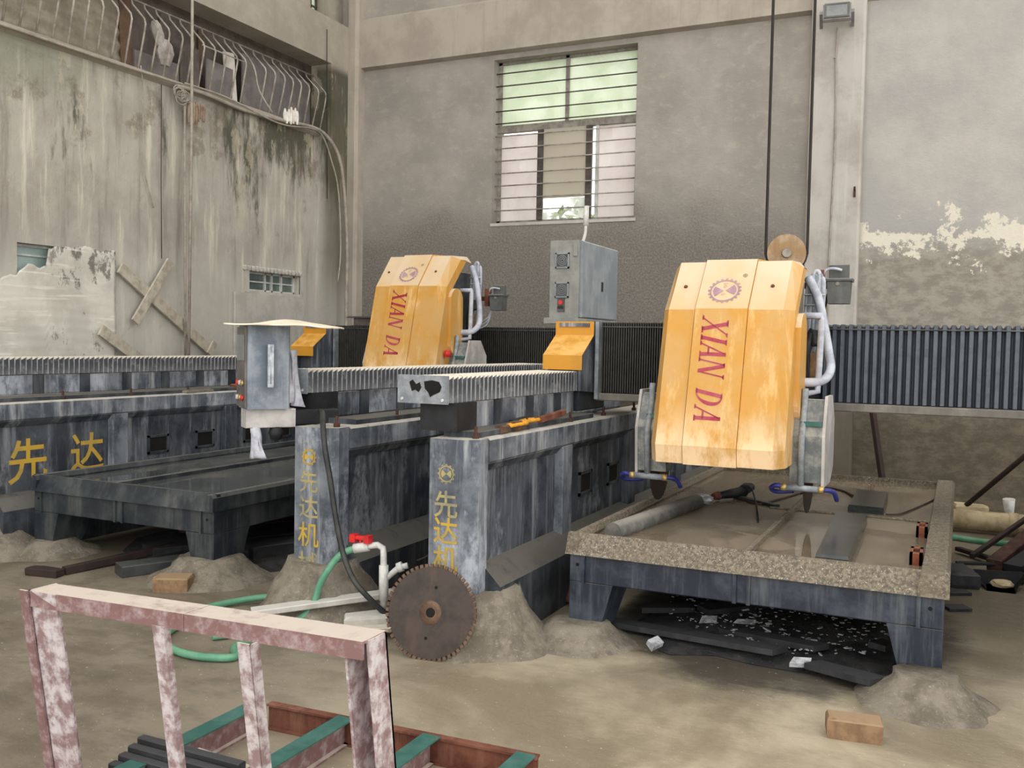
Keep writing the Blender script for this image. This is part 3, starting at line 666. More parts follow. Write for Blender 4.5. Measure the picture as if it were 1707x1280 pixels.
LT = [('gear', .86, 0, 'letter_faded'), ('先', .70, .14, 'letter_faded'), ('达', .57, .14, 'letter_yellow'), ('机', .43, .14, 'letter_yellow'), ('械', .30, .14, 'letter_yellow')]
AX, AY = -2.335, 4.0
BX, BY = -3.235, 4.1
LX, LY = -6.105, 4.1
support(AX, AY, 'pale blue steel base wall in the middle with yellow characters, saw disc leaning on its foot', LT)
support(BX, BY, 'dusty steel base wall left of the middle one, black hose hanging down its front', [('gear', .87, 0, 'letter_yellow'), ('先', .73, .13, 'letter_faded'), ('达', .59, .13, 'letter_faded'), ('机', .44, .14, 'letter_yellow'), ('械', .28, .14, 'letter_faded')])
support(LX, LY, 'long steel base wall by the left wall with two big yellow characters', None, [('先', 4.53, .585, .33), ('达', 5.03, .60, .31)])

# ------------------------------------------------------------------ bellows covered guide rails on the supports
def accordion_y(mb, x0, x1, y0, y1, z0, z1, pitch, d):
    n = max(2, int(round((y1 - y0) / pitch))) * 2; vs = []
    for i in range(n + 1):
        y = y0 + (y1 - y0) * i / n; e = d if i % 2 else 0
        vs += [(x0 + e, y, z0), (x0 + e, y, z1 - e), (x1 - e, y, z1 - e), (x1 - e, y, z0)]
    fs = [(4 * i + k, 4 * i + k + 1, 4 * i + k + 5, 4 * i + k + 4) for i in range(n) for k in range(3)]
    return mb.add(vs, [q[::-1] for q in fs])
def welts_y(mb, x0, x1, y0, y1, z0, z1, pitch):
    n = max(2, int(round((y1 - y0) / pitch))); w = .0035
    for i in range(n + 1):
        y = y0 + (y1 - y0) * i / n
        mb.box(x1 - .002, x1 + .002, y - w, y + w, z0, z1)
    return mb
def guide_rail(x0, x1, y0, y1, label, sup_x, ribs):
    t = thing('guide_rail', label, 'machine rail', ((x0 + x1) / 2, y0, 1.03))
    accordion_y(MB(), x0, x1, y0 + .012, y1, 1.20, 1.328, .047, .02).build('bellows', 'bellows', t)
    welts_y(MB(), x0, x1, y0 + .012, y1, 1.20, 1.329, .047).build('fold_welts', 'welt', t)['kind'] = 'stuff'
    e = MB().box(x0 - .003, x1 + .003, y0, y0 + .012, 1.195, 1.335).build('end_plate', 'plate', t)
    for a in (x0 + .025, x1 - .025):
        MB().lathe([(.009, 0), (.007, .006)], (a, y0, 1.215), (0, -1, 0), 8).build('rivet', 'frame_white', e)
    MB().cbox(x0 + .02, x1 - .02, y0 + .3, y1, 1.05, 1.195, .004).build('rail_beam', 'steel_pale', t)
    for k in range(ribs):
        yy = y0 + .55 + k * .42
        if yy < y1 - .1: MB().box(x1 - .025, x1 - .008, yy, yy + .09, 1.05, 1.195).build('rib', 'steel_dark', t)
    MB().prism([(y0 + .05, 1.20), (y0 + .26, 1.20), (y0 + .26, 1.06), (y0 + .05, 1.06)], 0, x0 + .10, x1 + .03).build('end_bracket', 'black', t)
    MB().cbox(sup_x + .01, max(sup_x + .2, x1 - .04), y0 + .1, y1, 1.03, 1.06, .004).build('bed_plate', 'steel_dark', t)
    return t
guide_rail(-2.535, -2.255, 4.02, 5.74, 'bellows covered rail on the middle base wall, dark smudge on its end plate', AX, 4)
guide_rail(-3.555, -3.305, 4.28, 7.62, 'longer bellows covered rail behind the grey control box', BX, 7)
support(1.02, 4.0, 'steel base wall under the right end of the front gantry, beyond the scrap heap', None, None)
guide_rail(1.0, 1.27, 4.02, 5.7, 'bellows covered rail on the base wall at the right end of the front gantry', 1.02, 4)
guide_rail(-6.56, -6.28, 3.9, 7.75, 'bellows covered rail along the left wall, far left', LX, 8)
# oily smudge on the end plate: two torn black flaps
sm = bpy.data.objects['guide_rail']
for pts in ([(-2.47, 1.30), (-2.45, 1.312), (-2.43, 1.29), (-2.41, 1.30), (-2.40, 1.275), (-2.415, 1.25), (-2.435, 1.262), (-2.455, 1.255)],
            [(-2.385, 1.305), (-2.34, 1.312), (-2.30, 1.305), (-2.285, 1.28), (-2.295, 1.255), (-2.33, 1.24), (-2.35, 1.228), (-2.36, 1.25), (-2.38, 1.27)]):
    MB().add([(a, 4.018, b) for a, b in pts], [tuple(range(len(pts)))]).build('smudge', 'cavity', sm)

# ------------------------------------------------------------------ gantries
def accordion_x(mb, x0, x1, z0, z1, y, pitch, d):
    n = max(2, int(round((x1 - x0) / pitch))); pt = (x1 - x0) / n; vs = []
    for i in range(n):
        for q, e in ((.0, 0), (.42, 0), (.62, d), (.80, d)):
            x = x0 + (i + q) * pt; vs += [(x, y + e, z0), (x, y + e, z1 - e * .35), (x, y + .28, z1 - e * .35)]
    m4 = 4 * n
    return mb.add(vs, [(3 * i + k, 3 * i + 3 + k, 3 * i + 4 + k, 3 * i + 1 + k) for i in range(m4 - 1) for k in range(2)])
def carriage(t, x0, x1, y0, y1):
    """bent yellow hood between two blue side cheeks; y0 front, y1 back"""
    p = [(y0, 1.335), (y0, 1.43), (y0 + .21, 1.565), (y0 + .21, 1.655), (y0 + .45, 1.657)]
    q = [(a + .006, b) for a, b in p[::-1]]
    MB().prism(p + q, 0, x0, x1).build('hood', 'yellow_dark', t)
    for xa in (x0 + .012, x1 - .03):
        MB().prism([(y0 + .012, 1.20), (y0 + .012, 1.42), (y0 + .22, 1.555), (y0 + .22, 1.65), (y1, 1.65), (y1, 1.18), (y0 + .3, 1.18)], 0, xa, xa + .018).build('cheek', 'steel_pale', t)
    MB().box(x0 + .03, x1 - .03, y0 + .2, y1 + .15, 1.62, 1.645).build('top_plate', 'steel_pale', t)
    MB().cbox(x0 + .05, x1 - .05, y0 + .1, y1, 1.06, 1.33, .01).build('slide_block', 'steel_dark', t)
def gantry(label, x0, x1, y, splits):
    t = thing('gantry', label, 'machine beam', ((x0 + x1) / 2, y, 1.1))
    for a, b, pitch, mat in splits:
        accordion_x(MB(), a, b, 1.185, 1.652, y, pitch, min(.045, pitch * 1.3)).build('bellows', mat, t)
    MB().cbox(x0, x1, y - .03, y + .05, 1.13, 1.18, .006).build('bottom_rail', 'rail', t)
    MB().cbox(x0, x1, y + .06, y + .55, 1.14, 1.58, .01).build('box_beam', 'steel_dark', t)
    MB().cbox(x0, x1, y - .005, y + .3, 1.618, 1.626, .002).build('top_strip', 'steel_dark', t)
    return t
gA = gantry('front gantry beam, black bellows left of the big yellow head, slate folds right', -2.2, 1.3, 5.98, [(-2.19, -1.45, .0165, 'bellows_black'), (-.75, 1.25, .047, 'bellows_slate')])
carriage(gA, -2.49, -2.215, 5.72, 6.3)
gB = gantry('rear gantry beam with fine black bellows behind the smaller yellow head', -5.87, -3.2, 8.12, [(-5.86, -4.95, .022, 'bellows_black'), (-4.4, -3.22, .022, 'bellows_black')])
carriage(gB, -6.16, -5.88, 7.72, 8.42)
MB().box(-5.875, -5.86, 8.05, 8.12, 1.14, 1.655).build('end_angle', 'plate', gB)
MB().box(-2.2, -2.175, 5.92, 5.99, 1.14, 1.655).build('end_angle', 'plate', gA)
# tray on top of the rear gantry
mb = MB().box(-5.75, -5.4, 8.2, 8.5, 1.63, 1.66); mb.box(-5.72, -5.43, 8.19, 8.2, 1.66, 1.735)
mb.prism([(-5.80, 1.735), (-5.36, 1.735), (-5.4, 1.75), (-5.76, 1.75)], 1, 8.15, 8.5)
tag(mb.build('tray', 'ply_dark'), 'dark shallow tray lying on the rear gantry beside the left yellow hood', 'tray')

# ------------------------------------------------------------------ saw heads
def slope_mt(c, P, Q):
    """frame on the hood: text x runs down the slope P->Q, text y towards +X"""
    u = (Vector((0, Q[0], Q[1])) - Vector((0, P[0], P[1]))).normalized()
    return frame_mt(c, u, (1, 0, 0))
def letter_polys(ch):
    # italic slab serif letters, unit height, reading direction u, letter-up w
    sh = .26
    def sk(p): return (p[0] + sh * p[1], p[1])
    bar = lambda a, b, w: [(a[0] - w / 2, a[1]), (a[0] + w / 2, a[1]), (b[0] + w / 2, b[1]), (b[0] - w / 2, b[1])]
    ser = lambda x, y, w=.3, h=.07: [(x - w / 2, y), (x + w / 2, y), (x + w / 2 - .05, y + h), (x - w / 2 + .05, y + h)] if y < .5 else [(x - w / 2 + .05, y - h), (x + w / 2 - .05, y - h), (x + w / 2, y), (x - w / 2, y)]
    if ch == 'I': ps = [bar((.2, 0), (.2, 1), .17), ser(.2, 0), ser(.2, 1)]; w = .4
    elif ch == 'X': ps = [bar((.66, 0), (.16, 1), .18), bar((.12, 0), (.7, 1), .07), ser(.12, 0, .26), ser(.68, 0, .34), ser(.16, 1, .34), ser(.7, 1, .24)]; w = .86
    elif ch == 'A': ps = [bar((.08, 0), (.36, 1), .07), bar((.6, 0), (.36, 1), .17), [(.18, .3), (.54, .3), (.52, .37), (.2, .37)], ser(.08, 0, .24), ser(.6, 0, .32)]; w = .76
    elif ch == 'N': ps = [bar((.1, 0), (.1, 1), .07), bar((.14, 1), (.64, 0), .17), bar((.66, 0), (.66, 1), .07), ser(.1, 0, .24), ser(.66, 1, .24), ser(.1, 1, .2)]; w = .8
    elif ch == 'D':
        ps = [bar((.14, 0), (.14, 1), .17), ser(.14, 0, .26), ser(.14, 1, .26)]; w = .8; N = 12
        for k in range(N):
            a0, a1 = -math.pi / 2 + math.pi * k / N, -math.pi / 2 + math.pi * (k + 1) / N
            th = lambda a: .05 + .13 * max(0, math.cos(a))
            ps.append([(.2 + .48 * math.cos(a0), .5 + .5 * math.sin(a0)), (.2 + .48 * math.cos(a1), .5 + .5 * math.sin(a1)),
                       (.2 + (.48 - th(a1)) * math.cos(a1), .5 + (.5 - .06) * math.sin(a1)), (.2 + (.48 - th(a0)) * math.cos(a0), .5 + (.5 - .06) * math.sin(a0))])
    return [[sk(p) for p in q] for q in ps], w

HP = [(.02, 0), (.0, .10), (.20, .85), (.44, 1.135), (.74, 1.15)]      # hood profile, (y back, z up)
def hood_panel(x0, x1, off, t, nm, sides=False):
    n = []
    for i, (a, b) in enumerate(HP):
        a0, b0 = HP[max(i - 1, 0)]; a1, b1 = HP[min(i + 1, len(HP) - 1)]; l = math.hypot(a1 - a0, b1 - b0)
        n.append((-(b1 - b0) / l, (a1 - a0) / l))
    out = [(a + off * q[0], b + off * q[1]) for (a, b), q in zip(HP, n)]; inn = [(a - .015 * q[0], b - .015 * q[1]) for (a, b), q in zip(HP, n)]
    return MB().prism(out + inn[::-1], 0, x0, x1).build(nm, 'yellow', t)
def stone_cutter(label, loc, wheel=True):
    t = thing('stone_cutter', label, 'stone cutter', loc)
    O = Vector(loc)
    # build in local coordinates, shift into place
    class L(MB):
        def build(s, *a, **k):
            s.v = [tuple(Vector(p) + O) for p in s.v]; return MB.build(s, *a, **k)
    def pan(x0, x1, off, nm):
        n = []
        for i in range(len(HP)):
            a0, b0 = HP[max(i - 1, 0)]; a1, b1 = HP[min(i + 1, len(HP) - 1)]; l = math.hypot(a1 - a0, b1 - b0); n.append((-(b1 - b0) / l, (a1 - a0) / l))
        out = [(a + off * q[0], b + off * q[1]) for (a, b), q in zip(HP, n)]; inn = [(a - .02 * q[0], b - .02 * q[1]) for (a, b), q in zip(HP, n)]
        return L().prism(out + inn[::-1], 0, x0, x1).build(nm, 'yellow', t)
    x0, xa, xb, x1 = -.32, -.165, .125, .315
    pl = pan(x0, xa - .006, 0, 'hood_panel'); pc = pan(xa, xb, .014, 'hood_panel'); pr = pan(xb + .002, x1, 0, 'hood_panel')
    for s, e, nm in ((-1, x0, 'side_bevel'), (1, x1, 'side_bevel')):
        b = L(); p0 = [(e, a, z) for a, z in HP]
        p1 = [(e + s * .05, min(a + .09, .74), z - (.03 if i == 3 else .06 if i == 4 else 0)) for i, (a, z) in enumerate(HP)]
        p2 = [(e + s * .05, max(.36 if i < 3 else .6, min(a + .2, .74)), z - (.03 if i == 3 else .06 if i == 4 else 0)) for i, (a, z) in enumerate(HP)]
        m5 = len(HP)
        fs = [(i, i + 1, m5 + i + 1, m5 + i) for i in range(m5 - 1)] + [(m5 + i, m5 + i + 1, 2 * m5 + i + 1, 2 * m5 + i) for i in range(m5 - 1)]
        if s > 0: fs = [q[::-1] for q in fs]
        b.add(p0 + p1 + p2, fs); b.build(nm, 'yellow', t)
    for px, par in ((-.255, pl), (.235, pr)):
        L().lathe([(.012, 0), (.009, .006)], (px, .31, .985), (0, -.76, .65), 8).build('screw', 'rust', par)
    # lettering down the middle panel
    A, B = HP[2], HP[1]; d = Vector((0, B[0] - A[0], B[1] - A[1])); ln = d.length; d.normalize(); nr = Vector((0, -d.z, d.y)); nr = nr if nr.y < 0 else -nr
    org = Vector((0, A[0], A[1])) + nr * .0158
    u = .035; H = .148; v0 = -.118; lets = MB()
    for ch in 'XIAN DA':
        if ch == ' ': u += .075; continue
        ps, w = letter_polys(ch); q = L(); sc = .123
        for p in ps:
            pts = [org + d * (u + a * sc) + Vector((v0 + b * H, 0, 0)) for a, b in p]
            q.add(pts, [tuple(range(len(p)))])
        q.build('lettering', 'letter_red', pc); u += w * sc - .002
    # gear emblem on the upper slope
    A, B = HP[3], HP[2]; d2 = Vector((0, B[0] - A[0], B[1] - A[1])).normalized(); n2 = Vector((0, -d2.z, d2.y)); n2 = n2 if n2.y < 0 else -n2
    c = Vector((-.022, (A[0] * .35 + B[0] * .65), (A[1] * .35 + B[1] * .65))) + n2 * .0165; g = L(); ex = Vector((1, 0, 0)); r = .083
    pt = lambda rr, a: c + ex * rr * math.cos(a) - d2 * rr * math.sin(a)
    N = 40
    g.add([pt(r if k % 2 == 0 else r * .9, 2 * math.pi * (k // 2) / N) for k in range(2 * N)], [(2 * k, 2 * ((k + 1) % N), 2 * ((k + 1) % N) + 1, 2 * k + 1) for k in range(N)])
    for k in range(20):
        a = 2 * math.pi * k / 20; g.add([pt(r * .98, a - .08), pt(r * 1.13, a - .06), pt(r * 1.13, a + .06), pt(r * .98, a + .08)], [(0, 1, 2, 3)])
    for s0 in (.12, math.pi + .12):
        g.add([pt(.006, s0)] + [pt(r * .78, s0 + a) for a in (-.62, -.3, 0, .3, .62)], [(0, 1, 2, 3, 4, 5)])
    for (du, dv) in ((.0, .05), (.0, .028), (-.004, -.03)):
        cc = c + ex * du - d2 * dv
        for q in range(6):
            a0, a1 = q * .9, q * .9 + .55
            g.add([cc + ex * .012 * math.cos(a0) - d2 * .009 * math.sin(a0), cc + ex * .012 * math.cos(a1) - d2 * .009 * math.sin(a1), cc + ex * .007 * math.cos(a1) - d2 * .005 * math.sin(a1), cc + ex * .007 * math.cos(a0) - d2 * .005 * math.sin(a0)], [(0, 1, 2, 3)])
    g.build('emblem', 'logo_mauve', pc)
    rg = L(); cr = c + ex * .098 - d2 * .115
    for q in range(12):
        a0, a1 = q * math.pi / 6, (q + 1) * math.pi / 6
        rg.add([cr + ex * .013 * math.cos(a0) - d2 * .013 * math.sin(a0), cr + ex * .013 * math.cos(a1) - d2 * .013 * math.sin(a1), cr + ex * .0105 * math.cos(a1) - d2 * .0105 * math.sin(a1), cr + ex * .0105 * math.cos(a0) - d2 * .0105 * math.sin(a0)], [(0, 1, 2, 3)])
    rg.build('registered_ring', 'ply_brown', pc)
    v, f = text_mesh('R', .017); mt = frame_mt(cr + O, ex, -d2); MB().add([mt @ p for p in v], f).build('registered_mark', 'ply_brown', pc)
    # body behind the hood
    L().cbox(-.3, .3, .42, .87, .1, 1.0, .02).build('body', 'steel_dark', t)
    L().cbox(-.26, .26, .5, .72, 1.0, 1.12, .02).build('top_box', 'frame_grey', t)
    ov = L(); ov.prism([(.42 + .115 * math.cos(a), (.72 if 0 < a < math.pi else .36) + .12 * math.sin(a)) for a in [k * math.pi / 10 for k in range(20)]], 0, .365, .395); ov.build('oval_cover', 'yellow', t)
    L().cbox(.34, .38, .52, .56, .18, .62, .006).build('slide_strip', 'yellow_dark', t)
    # side guards with blades
    for s in (-1, 1):
        gx0, gx1 = (.35, .52) if s > 0 else (-.53, -.36)
        gd = L(); gd.prism([(.36, -.10), (.33, .16), (.42, .36), (.48, .36), (.48, -.10)], 0, gx0, gx1); gd = gd.build('blade_guard', 'guard', t)
        xw = gx1 if s > 0 else gx0 - .016
        L().prism([(.35, -.12), (.33, .16), (.41, .38), (.62, .38), (.74, .24), (.74, -.04), (.62, -.12)], 0, xw, xw + .016).build('guard_plate', 'guard_pale', gd)
        L().tube([((gx0 + gx1) / 2 - .02, .40, .42), ((gx0 + gx1) / 2 - .02, .385, .3), ((gx0 + gx1) / 2 - .02, .315, .14), ((gx0 + gx1) / 2 - .02, .335, -.12)], .018, 8).build('water_pipe', 'grey_pipe', gd)
        L().box(gx0 + .05, gx1 - .005, .34, .41, .215, .24).build('clamp', 'green_paint', gd)
        xc = (gx0 + gx1) / 2 - .01
        bl = L(); bl.lathe([(.02, -.004), (.2, -.003), (.2, .003), (.02, .004)], (xc, .56, -.10), (1, 0, 0), 36, False); bl.build('blade', 'disc', t)
        L().lathe([(.05, -.02), (.05, .02)], (xc, .56, -.10), (1, 0, 0), 16).build('blade_flange', 'rust', t)
        mf = L().tube([(xc - .085, .33, -.13), (xc + .085, .33, -.13)], .018, 8).build('spray_manifold', 'grey_pipe', t)
        for q in (-.1, .1):
            L().tube([(xc + q - .015, .33, -.13), (xc + q + .015, .33, -.13)], .02, 8).build('brass_end', 'brass', mf)
        L().tube([(xc - .11, .33, -.13), (xc - .14, .315, -.12), (xc - .17, .34, -.14), (xc - .15, .38, -.165), (xc - .06, .42, -.16)], .013, 8, 5).build('blue_hose', 'blue_hose', mf)
        L().tube([(xc + .11, .33, -.13), (xc + .14, .335, -.13), (xc + .165, .36, -.145), (xc + .175, .4, -.19)], .013, 8, 5).build('blue_hose', 'blue_hose', mf)
    # pipework and hose bundle at the right flank
    px = .47
    L().tube([(.33, .55, .83), (px, .55, .83), (px, .55, .80), (px - .005, .55, .55), (px - .01, .55, .40), (px - .1, .5, .38)], .019, 8).build('flank_pipe', 'pale_hose', t)
    L().tube([(.36, .75, 1.06), (.42, .72, .95), (.46, .7, .8), (.5, .66, .62), (.52, .6, .52), (.48, .55, .46), (.38, .52, .45)], .026, 8, 5).build('hose', 'pale_hose', t)
    for k in range(5):
        z1 = 1.10 - .02 * abs(k - 2)
        L().tube([(.35 + k * .012, .76, .62), (.35 + k * .014, .77, .9), (.36 + k * .014, .77, z1 - .03), (.38 + k * .014, .77, z1), (.40 + k * .012, .77, z1 - .04), (.40 + k * .011, .77, .85), (.39 + k * .011, .74, .62)], .012, 6, 4).build('hose', 'pale_hose' if k % 2 == 0 else 'grey_pipe', t)
    for z in (.96, .90, .66): L().tube([(.34, .75, z), (.46, .75, z)], .005, 6).build('hose_tie', 'frame_white', t)
    L().cbox(.40, .46, .62, .66, .45, .62, .006).build('pump_bracket', 'wood', t)
    L().tube([(.38, .7, .46), (.36, .72, .6), (.40, .74, .74), (.42, .72, .66)], .03, 8, 5).build('dark_hose', 'rubber', t)
    # arm with a motor box
    bx0, bz = (.46, .91) if wheel else (.53, .66)
    L().cbox(.33, bx0 + .02, .82, .86, bz + .09, bz + .13, .006).box(bx0 - .06, bx0 - .02, .81, .87, bz + .04, bz + .2).build('arm', 'rust', t)
    mbx = L().prism([(bx0 + .008, bz), (bx0 + .125, bz), (bx0 + .133, bz + .14), (bx0, bz + .14)], 1, .79, .9).build('motor_box', 'motor_grey', t)
    L().cbox(bx0 - .008, bx0 + .142, .78, .91, bz + .13, bz + .148, .004).build('lid', 'motor_grey', mbx)
    L().lathe([(.014, 0), (.01, .004)], (bx0 + .06, .79, bz + .115), (0, -1, 0), 12).build('badge', 'frame_grey', mbx)
    L().cbox(bx0, bx0 + .115, .87, .90, bz + .145, bz + .235, .004).build('back_plate', 'motor_grey', mbx)
    L().tube([(bx0 - .03, .83, bz + .12), (bx0 - .025, .83, bz + .18), (bx0 + .0, .83, bz + .205), (bx0 + .04, .83, bz + .208), (bx0 + .075, .85, bz + .20)], .008, 8, 5).build('gland_hose', 'pale_hose', mbx)
    for k in range(3):
        L().tube([(bx0 + .0, .84, bz + .06 - k * .02), (bx0 - .02, .84, bz - .03 - .02 * k), (bx0 - .05, .82, bz - .08 - .03 * k), (.40, .78, bz - .12 - .03 * k)], .005, 6, 5).build('cable', 'cable_brown' if wheel else 'pale_hose', t)
    if wheel:
        w = L().lathe([(.02, -.02), (.10, -.02), (.115, -.022), (.115, -.012), (.105, 0), (.115, .012), (.115, .022), (.02, .022)], (.205, .90, 1.22), (.25, -1, 0), 36, False).build('pulley_wheel', 'pulley', t)
        L().lathe([(.03, 0), (.026, .02)], (.21, .878, 1.22), (.25, -1, 0), 16).build('hub', 'frame_grey', w)
        L().cbox(.19, .23, .9, .96, .9, 1.22, .006).build('wheel_arm', 'steel_dark', t)
    return t
M['pulley'] = weathered('pulley', (146, 118, 82), (170, 150, 128), (122, 92, 60), None, 9, .6)
HA = (-1.19, 5.05, .86)
hA = stone_cutter('large yellow saw head with red lettering over the wet table, right of centre', HA)
hB = stone_cutter('smaller yellow saw head in the rear, seen behind the two bellows rails', (-4.47, 7.0, 1.14), False)
L_ = lambda x, y, z: Vector(HA) + Vector((x, y, z))
MB().lathe([(.035, -.01), (.025, .05)], (-4.47 + .40, 7.25, 1.14 + .24), (0, 0, 1), 10).build('red_valve', 'red', hB)
wc = L_(.205, .90, 1.22)
tag(MB().tube([(wc.x - .118, wc.y - .03, 6.5), (wc.x - .118, wc.y - .03, wc.z)] + [(wc.x - .115 * math.cos(a), wc.y - .03 + .06 * (1 - math.cos(a)) / 2, wc.z - .115 * math.sin(a)) for a in [k * math.pi / 8 for k in range(1, 8)]] + [(wc.x + .118, wc.y + .03, wc.z), (wc.x + .118, wc.y + .03, 6.5)], .009, 8).build('hoist_cable', 'cable_black'), 'black cable looped round the pulley wheel behind the large yellow head', 'cable')

# electrical cabinet on the left end of the front gantry
cb = thing('electrical_cabinet', 'tall grey electrical cabinet with two fan grilles on the left end of the front gantry', 'cabinet', (-2.59, 6.3, 1.648))
MB().cbox(-2.70, -2.475, 6.3, 7.06, 1.69, 2.245, .006).build('body', 'cab_front', cb)
MB().box(-2.72, -2.46, 6.25, 7.10, 1.648, 1.69).build('base_plate', 'cab_front', cb)
dr = MB().cbox(-2.475, -2.452, 6.315, 7.06, 1.695, 2.24, .006).build('door', 'cab_grey', cb)
MB().cbox(-2.452, -2.445, 6.7, 6.73, 1.9, 1.97, .003).build('door_handle', 'black', dr)
for z in (2.10, 1.93 - .04):
    f = MB(); c0, c1 = -2.655, -2.55
    f.box(c0, c1, 6.285, 6.30, z - .055, z - .045).box(c0, c1, 6.285, 6.30, z + .045, z + .055).box(c0, c0 + .01, 6.285, 6.30, z - .055, z + .055).box(c1 - .01, c1, 6.285, 6.30, z - .055, z + .055)
    f = f.build('fan_grille', 'cab_grey', cb)
    g = MB().box(c0 + .01, c1 - .01, 6.292, 6.3, z - .045, z + .045).build('grille_face', 'motor_grey', f)
    rr = MB()
    for r_ in (.012, .024, .036): rr.tube([((c0 + c1) / 2 + r_ * math.cos(a), 6.289, z + r_ * math.sin(a)) for a in [k * math.pi / 8 for k in range(17)]], .0022, 5, cap=False)
    rr.build('guard_ring', 'cab_grey', f)
sw = MB().box(-2.635, -2.58, 6.29, 6.3, 1.735, 1.835).build('switch_plate', 'motor_grey', cb)
MB().lathe([(.018, 0), (.016, .012)], (-2.607, 6.29, 1.80), (0, -1, 0), 12).build('red_switch', 'red', sw)
for k in range(4): MB().box(-2.63 + k * .012, -2.622 + k * .012, 6.287, 6.29, 1.755, 1.775).build('button', 'black', sw)
MB().cbox(-2.52, -2.49, 6.285, 6.3, 2.13, 2.21, .004).build('hasp', 'cab_front', cb)
MB().tube([(-2.5, 6.42, 2.245), (-2.49, 6.42, 2.27), (-2.48, 6.42, 2.32), (-2.478, 6.42, 2.42)], .012, 8, 3).tube([(-2.478, 6.42, 2.36), (-2.477, 6.42, 2.5)], .021, 8).build('cable_gland', 'pvc', cb)

# operator box on the rail end
ob = thing('control_box', 'upright blue grey control box with a long metal handle, left of centre', 'control box', (-3.45, 4.1, 1.12), rot=(0, 0, R(54)))
MB().cbox(-.115, .115, -.105, .105, 0, .45, .008).build('case', 'box_blue', ob)
fc = MB().cbox(-.127, -.115, -.1, .1, .01, .44, .004).build('control_face', 'box_screen', ob)
MB().box(-.131, -.127, -.08, .08, .26, .40).build('screen', 'lens_grey', fc)
for k in range(3):
    for j in range(2):
        MB().lathe([(.016, 0), (.012, .012)], (-.127, -.06 + k * .06, .06 + .08 * j), (-1, 0, 0), 10).build('button', ('red', 'brass', 'pvc')[(k + j) % 3], fc)
hd = MB(); hd.tube([(.0, -.105, .34), (.0, -.14, .335), (.0, -.14, .14), (.0, -.105, .13)], .011, 8).cbox(-.018, .018, -.15, -.135, .12, .35, .004)
hd.build('handle', 'chrome', ob)
MB().cbox(-.11, .16, -.06, .06, -.105, -.002, .004).build('lower_bracket', 'guard_pale', ob)
MB().lathe([(.005, -.045), (.03, -.035), (.042, 0), (.03, .035), (.005, .045)], (.06, -.03, -.135), (0, 0, 1), 14).build('ball_knob', 'black', ob)
MB().cbox(.16, .42, -.02, .09, -.1, -.01, .008).build('arm', 'black', ob)
def paper_fn(u, v):
    return (-.27 + u * .56, -.2 + v * .4, .4535 + .012 * (mnoise.noise((u * 3, v * 2, 1)) + .5) + .03 * math.exp(-((u - .45) / .25) ** 2) * v - max(0, u - .8) * .06)
o = MB().grid(paper_fn, 16, 10).build('box_top_sheet', 'paper'); o.data.name = 'sheet'
o.location = Vector((-3.33, 4.12, 1.12)) + Matrix.Rotation(R(25), 3, 'Z') @ o.location; o.rotation_euler = (0, 0, R(25))
md = o.modifiers.new('thickness', 'SOLIDIFY'); md.thickness = .008; tag(o, 'warped cream cardboard sheet laid on top of the control box', 'cardboard')
def rag_fn(u, v):
    a = v * 2.2
    return (-3.385 + .06 * u * (.4 + v) + .02 * math.sin(u * 9 + v * 4), 4.12 + .12 * u + .02 * math.sin(u * 14), 1.44 - .27 * v + .05 * u * math.sin(v * 5))
tag(MB().grid(rag_fn, 14, 16).build('rag', 'rag', mods='solid'), 'white rag hanging down the right edge of the control box', 'rag')
def rag2(u, v): return (-3.46 + .06 * u * (.5 + v * .9) + .012 * math.sin(u * 12), 4.0 + .04 * u + .012 * math.sin(u * 10 + v * 3), 1.02 - .17 * v)
tag(MB().grid(rag2, 10, 12).build('rag', 'rag', mods='solid'), 'twisted white cloth tied under the control box beside the black knob', 'rag')
tag(MB().tube([(-3.22, 4.3, 1.1), (-3.13, 4.2, 1.10), (-3.03, 4.07, 1.05), (-2.985, 4.03, .93), (-2.95, 4.03, .77), (-2.92, 4.03, .61), (-2.87, 4.02, .44), (-2.80, 4.0, .31), (-2.72, 4.0, .22), (-2.6, 4.1, .06)], .015, 10, 6).build('hose', 'rubber'), 'black rubber hose drooping down the front corner of the dusty base wall', 'hose')

